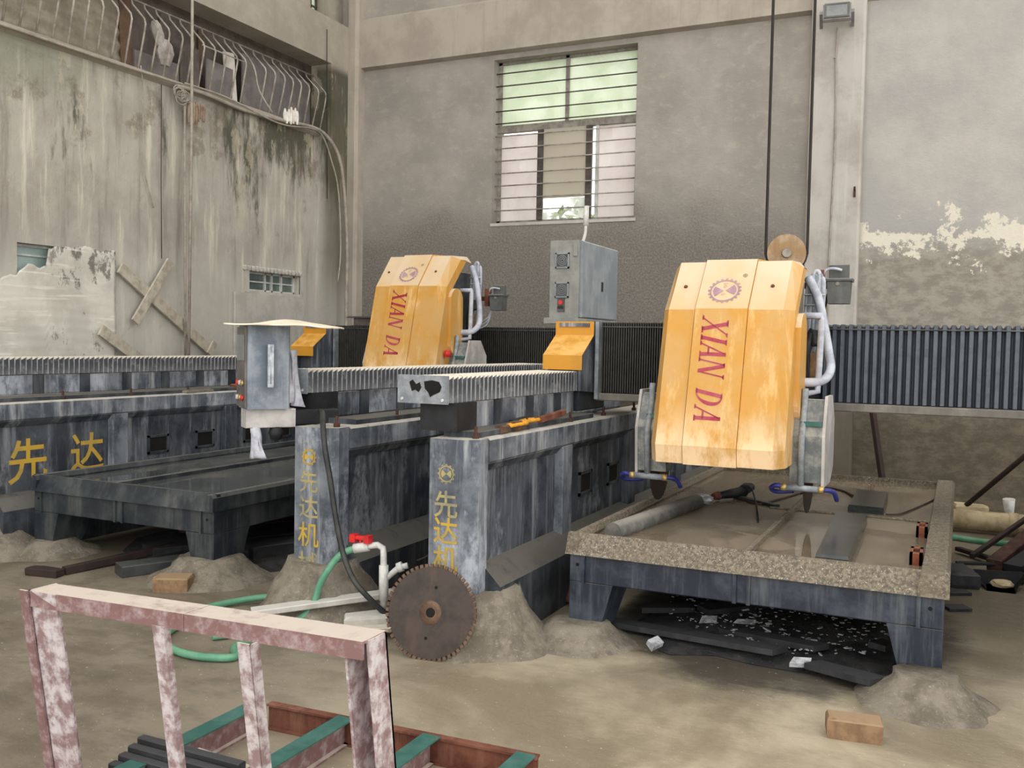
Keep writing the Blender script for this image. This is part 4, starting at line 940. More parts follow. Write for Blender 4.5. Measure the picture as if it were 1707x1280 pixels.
# ------------------------------------------------------------------ tables
def table(label, x0, x1, y0, y1, steel, ribx, rimmat, topmat, wide_right):
    t = thing('work_table', label, 'work table', ((x0 + x1) / 2, y0, 0))
    zf, zr, zt = .29, .435, .54
    fb = MB().cbox(x0 + .02, x1 - .02, y0 + .02, y0 + .1, zf, zr, .006).build('frame_beam', steel, t)
    MB().cbox(x1 - .09, x1 - .02, y0 + .1, y1, zf, zr, .006).build('frame_beam', steel, t)
    MB().cbox(x0 + .02, x0 + .09, y0 + .1, y1, zf, zr, .006).build('frame_beam', steel, t)
    MB().cbox(x0 + .02, x1 - .02, y1 - .08, y1, zf, zr, .006).build('frame_beam', steel, t)
    for xx in (x0 + .085, (x0 + x1) / 2 - .04, (x0 + x1) / 2 + .025, x1 - .13):
        MB().box(xx, xx + .018, y0 + .005, y0 + .03, zf, zr).build('stiffener', steel, t)
    for xx in (x0 + .06, x1 - .075):
        MB().lathe([(.009, 0), (.009, .004)], (xx, y0 + .02, zf + .09), (0, -1, 0), 8, False).build('bolt_hole', 'cavity', fb)
    for yy in (y0 + .02, y1 - .34):
        for s in (0, 1):
            xo, xi, xb = (x0 + .02, x0 + .25, x0 + .17) if s == 0 else (x1 - .02, x1 - .25, x1 - .17)
            l = MB(); y2 = yy + .32
            v = [(xo, yy, zf), (xi, yy, zf), (xb, yy, 0), (xo, yy, 0), (xo, y2, zf), (xi, y2, zf), (xb, y2 - .1, 0), (xo, y2 - .1, 0)]
            f = [(0, 1, 2, 3), (4, 7, 6, 5), (0, 3, 7, 4), (1, 5, 6, 2), (0, 4, 5, 1), (2, 6, 7, 3)]
            l.add(v, f if s else f); l.build('leg', steel, t)
    MB().box(x0 + .04, x1 - .04, y0 + .04, y1, zr, zr + .04).build('tray_floor', rimmat, t)
    z0 = zr; w = .055
    MB().prism([(y0 - .01, z0), (y0 + w, z0), (y0 + w + .015, zt - .045), (y0 + w, zt), (y0 + .03, zt + .003)], 0, x0 + .003, x1 - .003).build('rim', rimmat, t)
    MB().prism([(y1 + .01, z0), (y1 - w, z0), (y1 - w, zt - .01), (y1 - .03, zt - .012)], 0, x0 + .003, x1 - .003).build('rim', rimmat, t)
    MB().prism([(x0, z0), (x0 + .06, z0), (x0 + .075, zt - .03), (x0 + .06, zt), (x0 + .035, zt + .003)], 1, y0 - .008, y1).build('rim', rimmat, t)
    wr = .115 if wide_right else .05
    MB().prism([(x1, z0), (x1, zt - .02), (x1 - .015, zt), (x1 - wr, zt), (x1 - wr - .01, zt - .05), (x1 - wr - .01, z0)], 1, y0 - .012, y1).build('rim', rimmat, t)
    stuff(MB().grid(lambda u, v: (x0 + .05 + u * (x1 - x0 - .05 - wr), y0 + .05 + v * (y1 - y0 - .1), .497), 2, 2).build('wet_slurry', topmat, t))
    for xr in ribx: MB().cbox(xr - .012, xr + .012, y0 + .06, y1 - .05, .49, .528, .004).build('divider', rimmat if wide_right else 'table_dark', t)
    return t
TA = table('wet work table on the right with gritty stone-like rim, under the large yellow head', -1.79, -.007, 4.45, 7.75, 'table_blue', [-.9], 'rim_grit', 'slurry', True)
TB = table('dark wet work table on the left, below the far left bellows rail', -5.72, -4.08, 4.4, 7.75, 'table_dark', [-5.05], 'table_dark', 'slurry_dark', False)

def mound(c, r, h, seed, lab, top=.3, ry=None):
    mb = MB(); N, K = 28, 9; vs = []; ry = ry or r
    for j in range(K + 1):
        q = j / K
        for k in range(N):
            a = 2 * math.pi * k / N; rr = 1 - q * (1 - top); z = h * (q ** 1.15) if j else -.01
            n = 1 + .16 * mnoise.noise((math.cos(a) * 2 + seed, math.sin(a) * 2, q * 2)) + .05 * mnoise.noise((math.cos(a) * 9 + seed, math.sin(a) * 9, q * 8))
            curve = (1 - q) ** 1.35 * (1 - top) + top
            vs.append((c[0] + r * curve * n * math.cos(a), c[1] + ry * curve * n * math.sin(a), z * (1 + .12 * mnoise.noise((math.cos(a) * 3, math.sin(a) * 3, seed + 4)))))
    fs = [(j * N + k, j * N + (k + 1) % N, (j + 1) * N + (k + 1) % N, (j + 1) * N + k) for j in range(K) for k in range(N)] + [[K * N + k for k in range(N)]]
    return tag(mb.add(vs, fs, True).build('cement_mound', 'cement'), lab, 'mound')
mound((-2.16, 4.22), .40, .27, 1, 'large cement mound round the foot of the middle base wall, behind the saw disc', .5)
mound((-3.12, 4.2), .42, .31, 2, 'cement mound round the foot of the dusty base wall, beside the white pipe', .46)
mound((-1.70, 4.44), .29, .10, 3, 'cement mound at the front left leg of the wet table', .5)
mound((-.09, 4.36), .29, .13, 4, 'cement mound at the front right leg of the wet table, beside the wood block', .42)
mound((-4.2, 4.5), .40, .14, 5, 'cement mound at the front right leg of the dark left table', .45)
mound((-5.62, 4.5), .34, .10, 6, 'cement mound at the front left leg of the dark left table', .4)
mound((-6.0, 4.3), .4, .22, 7, 'cement mound at the foot of the long base wall, far left edge', .5)

# things on the wet table
t = thing('stone_bar', 'round grey stone bar lying along the left of the wet table', 'stone', (-1.55, 4.6, .497))
MB().tube([(-1.61, 4.66, .525), (-1.47, 5.84, .525)], .05, 18).build('bar', 'stone_bar', t)
MB().rock((-1.46, 5.95, .53), (.08, .08, .03), 3, 9).build('broken_end', 'chip', t)
def slab(lab, pts, z0, z1, mat, nm='stone_slab', ch=.02, cat='stone slab'):
    c = Vector((sum(p[0] for p in pts) / len(pts), sum(p[1] for p in pts) / len(pts), 0)); n = len(pts)
    top = [tuple(Vector((p[0], p[1], z1)) + (c - Vector((p[0], p[1], 0))).normalized() * ch) for p in pts]
    v = [(p[0], p[1], z0) for p in pts] + [(p[0], p[1], z1 - ch * .6) for p in pts] + top
    f = [tuple(range(n))[::-1], tuple(2 * n + i for i in range(n))] + [(j * n + i, j * n + (i + 1) % n, (j + 1) * n + (i + 1) % n, (j + 1) * n + i) for i in range(n) for j in (0, 1)]
    return tag(MB().add(v, f).build(nm, mat), lab, cat)
slab('long dark polished stone strip on the right half of the wet table', [(-.575, 4.515), (-.43, 4.515), (-.455, 5.78), (-.63, 5.78)], .497, .555, 'stone_wet')
slab('square dark wet stone tile at the back of the wet table', [(-.60, 6.16), (-.39, 6.14), (-.415, 6.9), (-.62, 6.9)], .497, .54, 'stone_wet')
for k, (yy, lb) in enumerate([(4.87, 'brown hollow brick block by the right rim of the wet table, the nearer one'), (5.6, 'brown hollow brick block by the right rim of the wet table, the farther one')]):
    q = MB(); x0 = -.185; w, l, h = .055, .18, .055
    q.box(x0, x0 + w, yy - l / 2, yy - l / 2 + .045, .497, .497 + h).box(x0, x0 + w, yy + l / 2 - .045, yy + l / 2, .497, .497 + h).box(x0, x0 + .013, yy - l / 2, yy + l / 2, .497, .497 + h).box(x0 + w - .013, x0 + w, yy - l / 2, yy + l / 2, .497, .497 + h)
    tag(q.build('hollow_block', 'brick_brown'), lb, 'block')
t = thing('hand_grinder', 'small black hand tool with a thin rod lying on the wet table', 'tool', (-1.3, 6.3, .497))
MB().tube([(-1.40, 6.14, .53), (-1.35, 6.22, .535), (-1.28, 6.36, .54)], .04, 10, rs=lambda q: .022 + .014 * q).build('body', 'black', t)
MB().cbox(-1.31, -1.23, 6.34, 6.46, .53, .585, .015).build('motor', 'black', t)
MB().lathe([(.03, 0), (.02, .05)], (-1.40, 6.14, .53), (-.5, -.85, 0), 10).build('chuck', 'rust', t)
MB().tube([(-1.23, 6.38, .555), (-1.12, 5.95, .53), (-1.02, 5.5, .503)], .006, 6).build('rod', 'black', t)
tag(MB().cbox(-.2, .2, -.02, .02, 0, .02, .004, Matrix.Translation((-1.17, 6.2, .497)) @ Matrix.Rotation(R(-38), 4, 'Z')).build('flat_bar', 'stone_dark'), 'thin dark flat bar lying below the hand tool on the wet table', 'bar')
tag(MB().tube([(-1.33, 6.35, .503), (-1.14, 6.12, .503), (-1.05, 6.4, .503), (-.97, 6.75, .503), (-.88, 7.1, .503), (-.74, 7.05, .503), (-.61, 6.74, .51), (-.58, 6.6, .536)], .007, 6, 6).build('cable', 'cable_brown'), 'thin cord winding across the wet table from the hand tool to the square tile', 'cable')
tag(MB().tube([(-.38, 6.15, .503), (-.31, 6.2, .503), (-.245, 6.43, .503), (-.17, 6.75, .503), (-.13, 6.95, .503)], .005, 6, 6).build('cable', 'cable_brown'), 'short wire on the wet table right of the square tile', 'cable')
tag(MB().cbox(-1.05, -.15, 6.02, 6.045, .497, .507, .003).build('seam_strip', 'rim_grit'), 'low seam strip across the right half of the wet table', 'strip')

# rubble under the wet table
mb = MB()
def sl(u, v):
    a = u * 2 * math.pi; r = v; sg = lambda q: math.copysign(abs(q) ** .55, q); x = -.80 + r * .72 * sg(math.cos(a)); y = 5.62 + .12 * x + r * 1.02 * sg(math.sin(a))
    n = mnoise.noise((x * 4, y * 4, 0)); x += .14 * n * r; y += .16 * mnoise.noise((x * 5, y * 5, 7)) * r
    return (x, y, .004 + .055 * (1 - r ** 3) * (1 + .5 * n) + .015 * mnoise.noise((x * 15, y * 15, 2)) * (1 - r ** 4))
stuff(tag(mb.grid(sl, 48, 22).build('slate_sludge', 'sludge'), 'black stone sludge and crumbs spread under the wet table', 'sludge'))
rn = random.Random(11)
SL = [((-1.2, 4.62), 1.0, .10, 172, .03, 'long dark slate strip lying at the front edge of the rubble under the wet table'),
      ((-.42, 4.42), .36, .10, 160, .03, 'short dark slate strip in front of the rubble, nearest the right leg'),
      ((-1.1, 5.2), .5, .12, 62, .08, 'slate offcut slanting up behind the white chip under the wet table'),
      ((-1.42, 5.05), .34, .10, 40, .04, 'grey green slate offcut at the left end of the rubble'),
      ((-.3, 4.85), .2, .09, 80, .12, 'slate offcut standing up near the right leg under the wet table'),
      ((-.75, 5.5), .7, .14, 25, .05, 'wide slate offcut in the middle of the rubble'),
      ((-.8, 4.75), .55, .09, 165, .05, 'dark slate strip behind the long front one under the wet table')]
for (c, l, w, a, tl, lb) in SL:
    mt = Matrix.Translation((c[0], c[1], .03 + tl * .3)) @ Matrix.Rotation(R(a), 4, 'Z') @ Matrix.Rotation(tl, 4, 'Y')
    h = l / 2; tag(MB().prism([(-h, -w / 2), (h - .03, -w / 2 - .01), (h, w / 2 - .02), (-h + .04, w / 2)], 2, 0, .028, mt).build('slate_offcut', 'slate'), lb, 'stone')
mb = MB()
for k in range(600):
    a = rn.uniform(0, 6.28); q = rn.random() ** .5; x = -.8 + .66 * q * math.cos(a); y = 5.3 + .75 * q * math.sin(a); s = rn.uniform(.003, .008) * (2.0 if rn.random() < .08 else 1)
    mt = Matrix.Translation((x, y, .055 + rn.uniform(0, .01))) @ Matrix.Rotation(rn.uniform(0, 3), 4, 'Z') @ Matrix.Rotation(rn.uniform(-.4, .4), 4, 'X')
    mb.box(-s * 1.6, s * 1.6, -s * .6, s * .6, 0, s * .4, mt)
stuff(tag(mb.build('stone_chips', 'chip'), 'scattered small white stone chips on the black sludge under the wet table', 'chips'))
CH = [((-1.30, 4.42), .055, .03, 70, 'white broken stone chip in front of the slate strips, left side'), ((-1.16, 4.93), .05, .03, 20, 'pale stone chip lying on the slate under the wet table, left of centre'),
      ((-.62, 4.48), .05, .025, 10, 'white stone chip between the two front slate strips'), ((-.98, 4.98), .06, .02, 15, 'flat white stone flake right of the pale chip under the wet table'),
      ((-.62, 4.75), .04, .015, 5, 'thin white flake on the dark slate near the centre of the rubble')]
for (c, l, w, a, lb) in CH:
    mt = Matrix.Translation((c[0], c[1], .05)) @ Matrix.Rotation(R(a), 4, 'Z') @ Matrix.Rotation(.4, 4, 'X')
    tag(MB().prism([(-l, -w), (l * .8, -w * .7), (l, w), (-l * .6, w * .8)], 2, -.01, .014, mt).build('stone_chip', 'chip'), lb, 'stone chip')

def block(lab, c, s, rz, mat, nm='wood_block', cat='wood block', seed=1, tilt=0):
    rnd = random.Random(seed); x, y, z = s; j = lambda: rnd.uniform(.9, 1.05)
    pts = [(-x * j(), -y * j()), (-x * .6, -y * 1.06), (x * j(), -y * j()), (x * j(), y * j()), (-x * .4, y * 1.04), (-x * j(), y * .7)]
    mt = Matrix.Translation((c[0], c[1], c[2])) @ Matrix.Rotation(R(rz), 4, 'Z') @ Matrix.Rotation(R(tilt), 4, 'Y')
    n = len(pts); v = [(a * .96, b * .96, 0) for a, b in pts] + [(a, b, z * .25) for a, b in pts] + [(a, b, z * .85) for a, b in pts] + [(a * .93, b * .86, z * j()) for a, b in pts]
    f = [tuple(range(n))[::-1], tuple(3 * n + i for i in range(n))] + [(q * n + i, q * n + (i + 1) % n, (q + 1) * n + (i + 1) % n, (q + 1) * n + i) for q in range(3) for i in range(n)]
    return tag(MB().add([mt @ Vector(p) for p in v], f).build(nm, mat), lab, cat)
block('split wood block on the pale floor in front of the right table leg', (-.325, 3.83, 0), (.105, .045, .085), 6, 'wood')
block('orange brown half log on the floor before the left table mound', (-4.17, 4.16, 0), (.11, .06, .09), 25, 'wood', seed=3)
block('small reddish brick stub behind the half log on the left', (-4.3, 4.42, 0), (.05, .035, .075), 20, 'wood', 'wood_block', seed=4)
block('pale wood block lying under the planks beside the saw disc', (-2.72, 4.02, 0), (.11, .06, .10), 40, 'board_pale', seed=5)
block('short dark brown log end on the mud at the far left', (-5.1, 4.03, 0), (.12, .04, .05), 8, 'scrap_rod', seed=6)
def bar(lab, a, b, w, h, mat, nm='plank', cat='plank'):
    a = Vector(a); b = Vector(b); d = b - a; l = d.length; mt = Matrix.Translation(a) @ d.to_track_quat('X', 'Z').to_matrix().to_4x4()
    return tag(MB().cbox(0, l, -w / 2, w / 2, 0, h, .004, mt).build(nm, mat), lab, cat)
bar('long pale plank on the floor between the dusty base wall and the saw disc', (-3.2, 3.72, .10), (-2.55, 4.36, .16), .09, .03, 'board_pale')
bar('second pale plank under the first, by the saw disc', (-3.0, 3.7, .02), (-2.45, 4.1, .04), .07, .025, 'wood_grey')
bar('dark rough timber on the mud at the far left, running under the left table', (-5.02, 4.1, .0), (-4.9, 4.9, .02), .05, .05, 'scrap_rod', 'timber', 'timber')
DS = [((-4.72, 4.25, .0), (-3.95, 5.75, .0), .16, .07, 'stone_dark', 'grey stone strip under the left table, nearest in front'), ((-5.0, 4.75, 0), (-4.2, 6.4, 0), .22, .06, 'slate', 'black stone strip behind the nearest one under the left table'),
      ((-4.3, 4.95, .0), (-3.7, 6.2, 0), .2, .11, 'slate', 'black stone strip under the left table close to the dusty base wall'), ((-5.5, 5.6, 0), (-4.5, 6.9, 0), .25, .08, 'slate', 'rear black stone strip under the left table'),
      ((-5.3, 5.35, .0), (-4.8, 6.1, 0), .06, .05, 'rust_dark', 'thin rusty bar lying behind the strips under the left table')]
for a, b, w, h, mt, lb in DS: bar(lb, a, b, w, h, mt, 'stone_strip', 'stone')
mb = MB()
def sl2(u, v):
    a = u * 2 * math.pi; x = -4.6 + v * .95 * math.cos(a); y = 5.75 + v * 1.3 * math.sin(a); n = mnoise.noise((x * 3, y * 3, 9))
    return (x + .15 * n * v, y, .003 + .05 * (1 - v ** 2) * (1 + .6 * n))
stuff(tag(mb.grid(sl2, 36, 12).build('slate_sludge', 'sludge'), 'dark stone sludge spread under the left table', 'sludge'))

# saw disc leaning on the cement mound
R_ = .225; c = Vector((-2.235, 3.86, .213)); ax = Vector((.16, -1, .24)).normalized()
t = thing('saw_disc', 'big rusty brown saw disc leaning at the foot of the middle base wall', 'saw disc', c)
u_ = ax.orthogonal().normalized(); w_ = ax.cross(u_); mb = MB(); N = 54; vs = []
def ring(rr, h): return [c + ax * h + (u_ * math.cos(2 * math.pi * k / 216) + w_ * math.sin(2 * math.pi * k / 216)) * (rr(k) if callable(rr) else rr) for k in range(216)]
edge = lambda k: R_ if k % 4 else R_ * .93
rings = [ring(.028, .004), ring(.205, .004), ring(edge, .004), ring(edge, -.004), ring(.205, -.004), ring(.028, -.004)]
vs = [p for q in rings for p in q]
fs = [(j * 216 + k, j * 216 + (k + 1) % 216, (j + 1) * 216 + (k + 1) % 216, (j + 1) * 216 + k) for j in range(5) for k in range(216)] + [(5 * 216 + k, 5 * 216 + (k + 1) % 216, (k + 1) % 216, k) for k in range(216)]
MB().add(vs, [q[::-1] for q in fs]).build('blade', 'disc', t)
for k in range(N):
    a0, a1 = 2 * math.pi * (k * 4 + .8) / 216, 2 * math.pi * (k * 4 + 3.2) / 216
    v = [c + ax * h + (u_ * math.cos(a) + w_ * math.sin(a)) * rr for h in (-.006, .006) for (a, rr) in ((a0, .214), (a1, .214), (a1, .229), (a0, .229))]
    MB().add(v, [(0, 3, 2, 1), (4, 5, 6, 7), (0, 1, 5, 4), (1, 2, 6, 5), (2, 3, 7, 6), (3, 0, 4, 7)]).build('tooth', 'disc_hub', t)
rg2 = MB(); rp = [(.022, .0045), (.055, .0055), (.056, .0035)]
rg2.lathe(rp, c, ax, 36).build('hub_ring', 'disc_hub', t); MB().lathe([(.023, .0052), (.021, .006)], c, ax, 24).build('bore', 'cavity', t)
for a in (.7, 3.8): MB().lathe([(.008, .0042), (.007, .0048)], c + (u_ * math.cos(a) + w_ * math.sin(a)) * .12, ax, 10).build('pin_hole', 'cavity', t)

# water pipe with red valve, green hose
t = thing('water_standpipe', 'white plastic standpipe with a red valve handle behind the saw disc', 'pipe', (-2.66, 4.1, 0))
MB().tube([(-2.655, 4.1, 0), (-2.66, 4.1, .40), (-2.665, 4.1, .43), (-2.69, 4.09, .445), (-2.75, 4.07, .435), (-2.82, 4.05, .415)], .017, 10).build('pipe', 'pvc', t)
MB().tube([(-2.656, 4.1, .16), (-2.658, 4.1, .34)], .025, 10).build('sleeve', 'pvc', t)
MB().tube([(-2.66, 4.1, .26), (-2.59, 4.14, .33), (-2.55, 4.16, .34)], .016, 10).tube([(-2.60, 4.14, .325), (-2.575, 4.15, .336)], .026, 10).build('branch', 'pvc', t)
MB().tube([(-2.735, 4.075, .437), (-2.81, 4.05, .42)], .026, 10).build('valve_body', 'pvc', t)
MB().tube([(-2.775, 4.06, .43), (-2.777, 4.06, .475)], .008, 8).cbox(-2.83, -2.72, 4.045, 4.075, .468, .49, .006).box(-2.835, -2.80, 4.04, 4.08, .455, .495).box(-2.745, -2.715, 4.04, 4.08, .455, .495).build('valve_handle', 'red', t)
tag(MB().tube([(-2.81, 4.05, .42), (-2.88, 4.02, .38), (-2.95, 3.97, .26), (-3.0, 3.93, .1), (-3.06, 3.75, .025), (-3.1, 3.5, .02), (-3.0, 3.37, .02), (-3.15, 3.3, .02), (-3.33, 3.32, .02), (-3.5, 3.43, .02), (-3.6, 3.65, .02), (-3.68, 3.88, .02), (-3.64, 4.05, .025), (-3.5, 4.2, .04), (-3.36, 4.18, .05), (-3.22, 4.05, .03), (-3.16, 3.9, .02), (-3.2, 3.7, .02), (-3.3, 3.55, .02)], .0185, 10, 6).build('garden_hose', 'green_hose'), 'green garden hose looping on the floor and up to the red valve', 'hose')
tag(MB().tube([(-2.52, 4.2, .36), (-2.45, 4.22, .40), (-2.36, 4.28, .5), (-2.34, 4.4, .55)], .006, 6, 5).build('cable', 'cable_black'), 'short black wire behind the white standpipe', 'cable')

tag(MB().tube([(-1.99, 5.0, .02), (-1.97, 5.1, .2), (-1.96, 5.25, .27), (-1.93, 5.4, .2), (-1.9, 5.48, .02)], .02, 8, 5).build('hose', 'rust_dark'), 'dark red hose arching over the floor behind the wet table corner', 'hose')
# tools on the middle base wall
for k, (y, lb) in enumerate([(4.5, 'yellow handled pliers on the middle base wall, the nearer pair'), (4.66, 'yellow handled pliers on the middle base wall, the pair farther back')]):
    t = thing('pliers', lb, 'tool', (-2.14, y, 1.03))
    for s in (-1, 1): MB().tube([(-2.14 + s * .01, y - .04, 1.065 + k * .01), (-2.13 + s * .02, y + .05, 1.07 + k * .01), (-2.125 + s * .016, y + .15, 1.07 + k * .01)], .010, 8, 4).build('handle', 'tool_yellow', t)
    MB().cbox(-2.165, -2.12, y - .13, y - .03, 1.032, 1.075 + k * .01, .008).build('jaw', 'disc_hub', t)
bar('rusty flat bar propped on the middle base wall right of the pliers', (-2.13, 4.86, 1.055), (-2.12, 5.2, 1.08), .03, .035, 'rust', 'flat_bar', 'bar')
bar('black handled tool lying behind the yellow pliers', (-2.19, 4.62, 1.06), (-2.19, 4.82, 1.07), .03, .025, 'black', 'hand_tool', 'tool')
block('small white fragment beside the bolts on the middle base wall', (-2.2, 4.33, 1.03), (.02, .03, .02), 10, 'chip', 'fragment', 'fragment', 9)
block('flat pale stone piece lying on the long base wall by the left wall', (-5.93, 6.15, 1.03), (.06, .17, .025), 3, 'cement', 'fragment', 'fragment', 10)
block('pinkish stone piece on the long base wall, farther along', (-5.93, 6.8, 1.03), (.05, .17, .055), 3, 'brick_brown', 'fragment', 'fragment', 12)

# ------------------------------------------------------------------ foreground rack
t = thing('steel_rack', 'pinkish white steel A-frame rack standing in the left foreground', 'rack', (-2.0, 2.1, 0))
lean = lambda z: .15 * (.7 - z)
def post(x0, x1, y0, y1, zt, mat, flange=None):
    o = MB(); v = []
    for z in (0, zt):
        d = lean(z); v += [(x0, y0 + d, z), (x1, y0 + d, z), (x1, y1 + d, z), (x0, y1 + d, z)]
    o.add(v, [(0, 3, 2, 1), (4, 5, 6, 7), (0, 1, 5, 4), (1, 2, 6, 5), (2, 3, 7, 6), (3, 0, 4, 7)]); return o
p = post(-2.61, -2.49, 2.0, 2.008, .70, 'pink'); q = post(-2.61, -2.602, 2.0, 2.1, .70, 'pink'); p.add(q.v, q.f); p.build('corner_post', 'pink', t); post(-2.64, -2.605, 1.99, 1.998, .70, 'pink').build('post_flange', 'pink_dark', t)
post(-2.115, -2.07, 2.02, 2.045, .655, 'pink').build('thin_post', 'pink', t)
p = post(-1.79, -1.742, 2.015, 2.022, .655, 'pink'); q = post(-1.747, -1.74, 2.015, 2.05, .655, 'pink'); p.add(q.v, q.f); p.build('middle_post', 'pink', t)
p = post(-1.475, -1.40, 2.17, 2.178, .70, 'pink'); q = post(-1.408, -1.40, 2.09, 2.178, .70, 'pink'); p.add(q.v, q.f); q = post(-1.475, -1.467, 2.08, 2.178, .70, 'pink'); p.add(q.v, q.f); p.build('corner_post', 'pink', t)
# top angle: slightly skewed in plan, gritty flat top and a narrow front lip
def top_angle(nm, mat, a, b):
    o = MB(); v = []
    for (x, y0, y1, zt) in a: v += [(x, y0, zt), (x, y1, zt), (x, y1, zt - .008), (x, y0 + .008, zt - .008), (x, y0 + .008, zt - .05), (x, y0, zt - .05)]
    n = 6; fs = [tuple(range(n)), tuple(n + i for i in range(n))[::-1]] + [(i, n + i, n + (i + 1) % n, (i + 1) % n) for i in range(n)]
    return o.add(v, fs).build(nm, mat, t)
top_angle('top_angle', 'pink_dark', [(-2.6, 2.0, 2.095, .70), (-2.0, 2.035, 2.14, .702)], None)
top_angle('top_angle', 'pink_dark', [(-1.998, 2.035, 2.14, .702), (-1.405, 2.07, 2.185, .702)], None)
# floor grid of the rack
def chan(x0, y0, x1, y1, z, w, mat, nm):
    a = Vector((x0, y0, 0)); b = Vector((x1, y1, 0)); d = b - a; mt = Matrix.Translation(a) @ Matrix.Rotation(math.atan2(d.y, d.x), 4, 'Z'); l = d.length
    o = MB().box(0, l, -w / 2, w / 2, z - .008, z, mt).box(0, l, -.004, .004, .008, z - .008, mt).box(0, l, -w / 2, w / 2, 0, .008, mt)
    return o.build(nm, mat, t)
chan(-2.36, 2.85, -1.25, 2.90, .10, .035, 'rust', 'long_channel')
for xx, yy in ((-2.40, 2.82), (-2.02, 2.86), (-1.66, 2.87), (-1.30, 2.89)):
    a = chan(xx, yy, xx + .02, 2.12, .10, .045, 'pink_dark', 'cross_channel')
    MB().box(xx - .026, xx + .046, 2.12, yy + .0, .101, .106).build('green_flange', 'green_paint', a)
chan(-2.33, 2.43, -2.03, 2.40, .085, .03, 'pink', 'short_channel')
# stack of dark strips inside the rack
for k in range(6):
    y0 = 2.13 + k * .035; z1 = .06 + k * .017
    lb = ['lowest dark stone strip in the rack, nearest the camera', 'second dark stone strip from the front in the rack', 'third dark stone strip from the front in the rack', 'fourth dark stone strip from the front in the rack', 'fifth dark stone strip from the front in the rack', 'rear and highest dark stone strip in the rack'][k]
    tag(MB().cbox(-2.50 + .006 * k, -2.05 + .01 * (k % 3), y0, y0 + .033, .0, z1, .004).build('stone_strip', 'slate'), lb, 'stone', 'dark stone strips stacked in the rack')

# ------------------------------------------------------------------ right edge: scrap by the back wall
t = thing('drain_pipe', 'thick tan pipe lying on the floor along the back wall, right edge', 'pipe', (.5, 8.7, 0))
MB().tube([(-.05, 8.72, .1), (.9, 8.7, .1)], .085, 16).build('pipe', 'cement_pipe', t)
MB().tube([(.40, 8.71, .1), (.47, 8.71, .1)], .093, 16).build('collar', 'cement_pipe', t)
tag(MB().tube([(.44, 9.35, .0), (.43, 9.33, .12), (.425, 9.32, .22)], .045, 10, rs=lambda q: .03 + .022 * q).build('pipe_stub', 'pvc'), 'short white pipe stub standing behind the tan pipe', 'pipe')
block('crumbly tan brick lump behind the tan pipe', (.12, 9.3, 0), (.14, .08, .16), 10, 'cement_pipe', 'brick_lump', 'brick', 21)
tag(MB().tube([(-.05, 8.3, .02), (.2, 8.22, .02), (.45, 8.25, .02), (.8, 8.35, .02)], .025, 8, 5).build('garden_hose', 'green_hose'), 'short length of pale green hose in front of the tan pipe', 'hose')
tag(MB().tube([(-.02, 9.3, .02), (.55, 8.95, .68), (1.0, 8.7, 1.2)], .022, 8).build('leaning_rod', 'scrap_rod'), 'long brown iron rod leaning up to the right beside the back wall', 'rod')
bar('thin brown iron bar slanting up to the right over the tan pipe', (.12, 7.35, .05), (.75, 8.9, .3), .035, .035, 'scrap_rod', 'iron_bar', 'bar')
bar('short iron bar flat on the floor below the slanting bar', (.03, 7.75, .02), (.4, 7.25, .03), .05, .03, 'scrap_rod', 'iron_bar', 'bar')
bar('heavy dark timber slanting to the right edge', (.25, 6.95, .06), (.75, 8.0, .34), .10, .08, 'rust_dark', 'timber', 'timber')
bar('black timber beside the heavy dark one at the right edge', (.36, 6.9, .03), (.85, 7.8, .26), .12, .1, 'black', 'timber', 'timber')
bar('black flat bar lying across at the foot of the scrap', (.02, 6.9, .09), (.7, 7.05, .12), .04, .02, 'black', 'iron_bar', 'bar')
t = thing('tipped_bin', 'black open scrap pan with pale debris on the right edge', 'pan', (.28, 6.65, 0))
q = MB(); q.prism([(.12, .085), (.42, .10), (.36, .0), (.2, .0)], 1, 6.82, 6.83); q.add([(.12, 6.83, .085), (.2, 6.62, .0), (.36, 6.62, .0), (.42, 6.83, .10), (.2, 6.83, .0), (.36, 6.83, .0)], [(0, 1, 4), (3, 5, 2), (1, 2, 5, 4)]); q.build('pan', 'black', t)
MB().rock((.29, 6.74, .03), (.07, .06, .025), 8, 8).build('debris', 'cement_pipe', t)
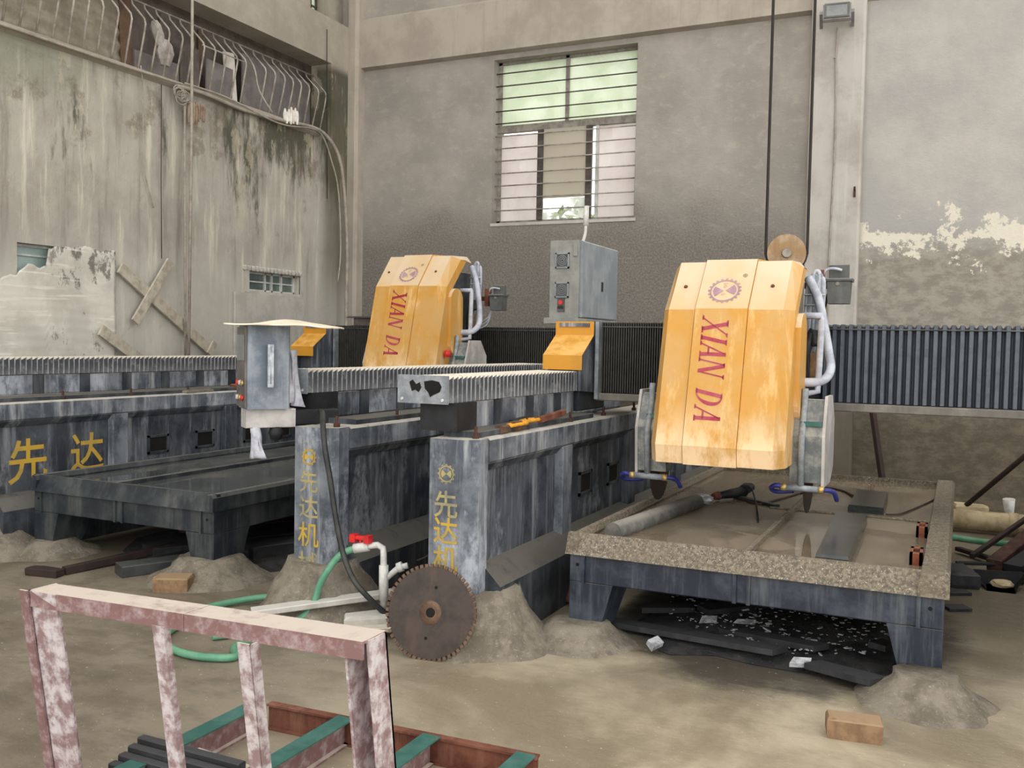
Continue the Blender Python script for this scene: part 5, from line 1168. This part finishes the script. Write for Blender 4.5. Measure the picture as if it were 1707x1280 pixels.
block('greenish slate lump by the corner of the wet table, right', (.03, 6.75, 0), (.09, .16, .10), 20, 'slate', 'stone_lump', 'stone', 22)
block('tan stone wedge lying before the heavy timber', (.2, 7.1, 0), (.05, .14, .05), -30, 'cement', 'stone_lump', 'stone', 23)
block('flat black offcut on the floor right of the wet table, nearer', (.03, 6.05, 0), (.07, .05, .02), 30, 'slate', 'stone_lump', 'stone', 24)
block('flat black offcut on the floor right of the wet table, farther', (.03, 6.45, 0), (.07, .05, .02), 25, 'slate', 'stone_lump', 'stone', 25)
bar('dark iron bar leaning on the back wall behind the wet table', (-.62, 9.72, .02), (-.86, 9.94, 1.35), .05, .05, 'scrap_rod', 'iron_bar', 'bar')

# ------------------------------------------------------------------ flood light and wires on the column
t = thing('flood_light', 'square grey flood light tilted down on the column, upper right', 'lamp', (-1.2, 9.7, 4.75), rot=(R(-28), 0, R(6)))
MB().cbox(-.13, .13, -.03, .03, -.10, .10, .012).build('housing', 'lamp_grey', t)
MB().box(-.095, .095, -.036, -.03, -.072, .072).build('glass', 'lens_grey', t)
q = MB()
for (a, b, c_, d) in ((-.115, .115, .072, .092), (-.115, .115, -.092, -.072), (-.115, -.095, -.072, .072), (.095, .115, -.072, .072)): q.box(a, b, -.04, -.03, c_, d)
q.build('bezel', 'motor_grey', t)
MB().box(-.16, -.13, -.015, .17, -.02, .02).box(.13, .16, -.015, .17, -.02, .02).build('bracket', 'lamp_grey', t)
tag(MB().tube([(-1.21, 9.86, 4.66), (-1.215, 9.865, 4.4), (-1.23, 9.85, 4.36), (-1.215, 9.865, 4.3), (-1.2, 9.868, 3.6), (-1.21, 9.868, 2.9), (-1.22, 9.868, 2.3), (-1.21, 9.868, 1.6)], .009, 6, 4).build('cable', 'cable_grey'), 'thin grey wire running down the column from the flood light', 'cable')
tag(MB().box(-1.01, -.99, 9.86, 9.88, 3.0, 3.06).tube([(-1.0, 9.87, 3.06), (-1.0, 9.86, 3.1)], .01, 6).build('wall_hook', 'rust_dark'), 'small rusty clip on the column edge', 'clip')
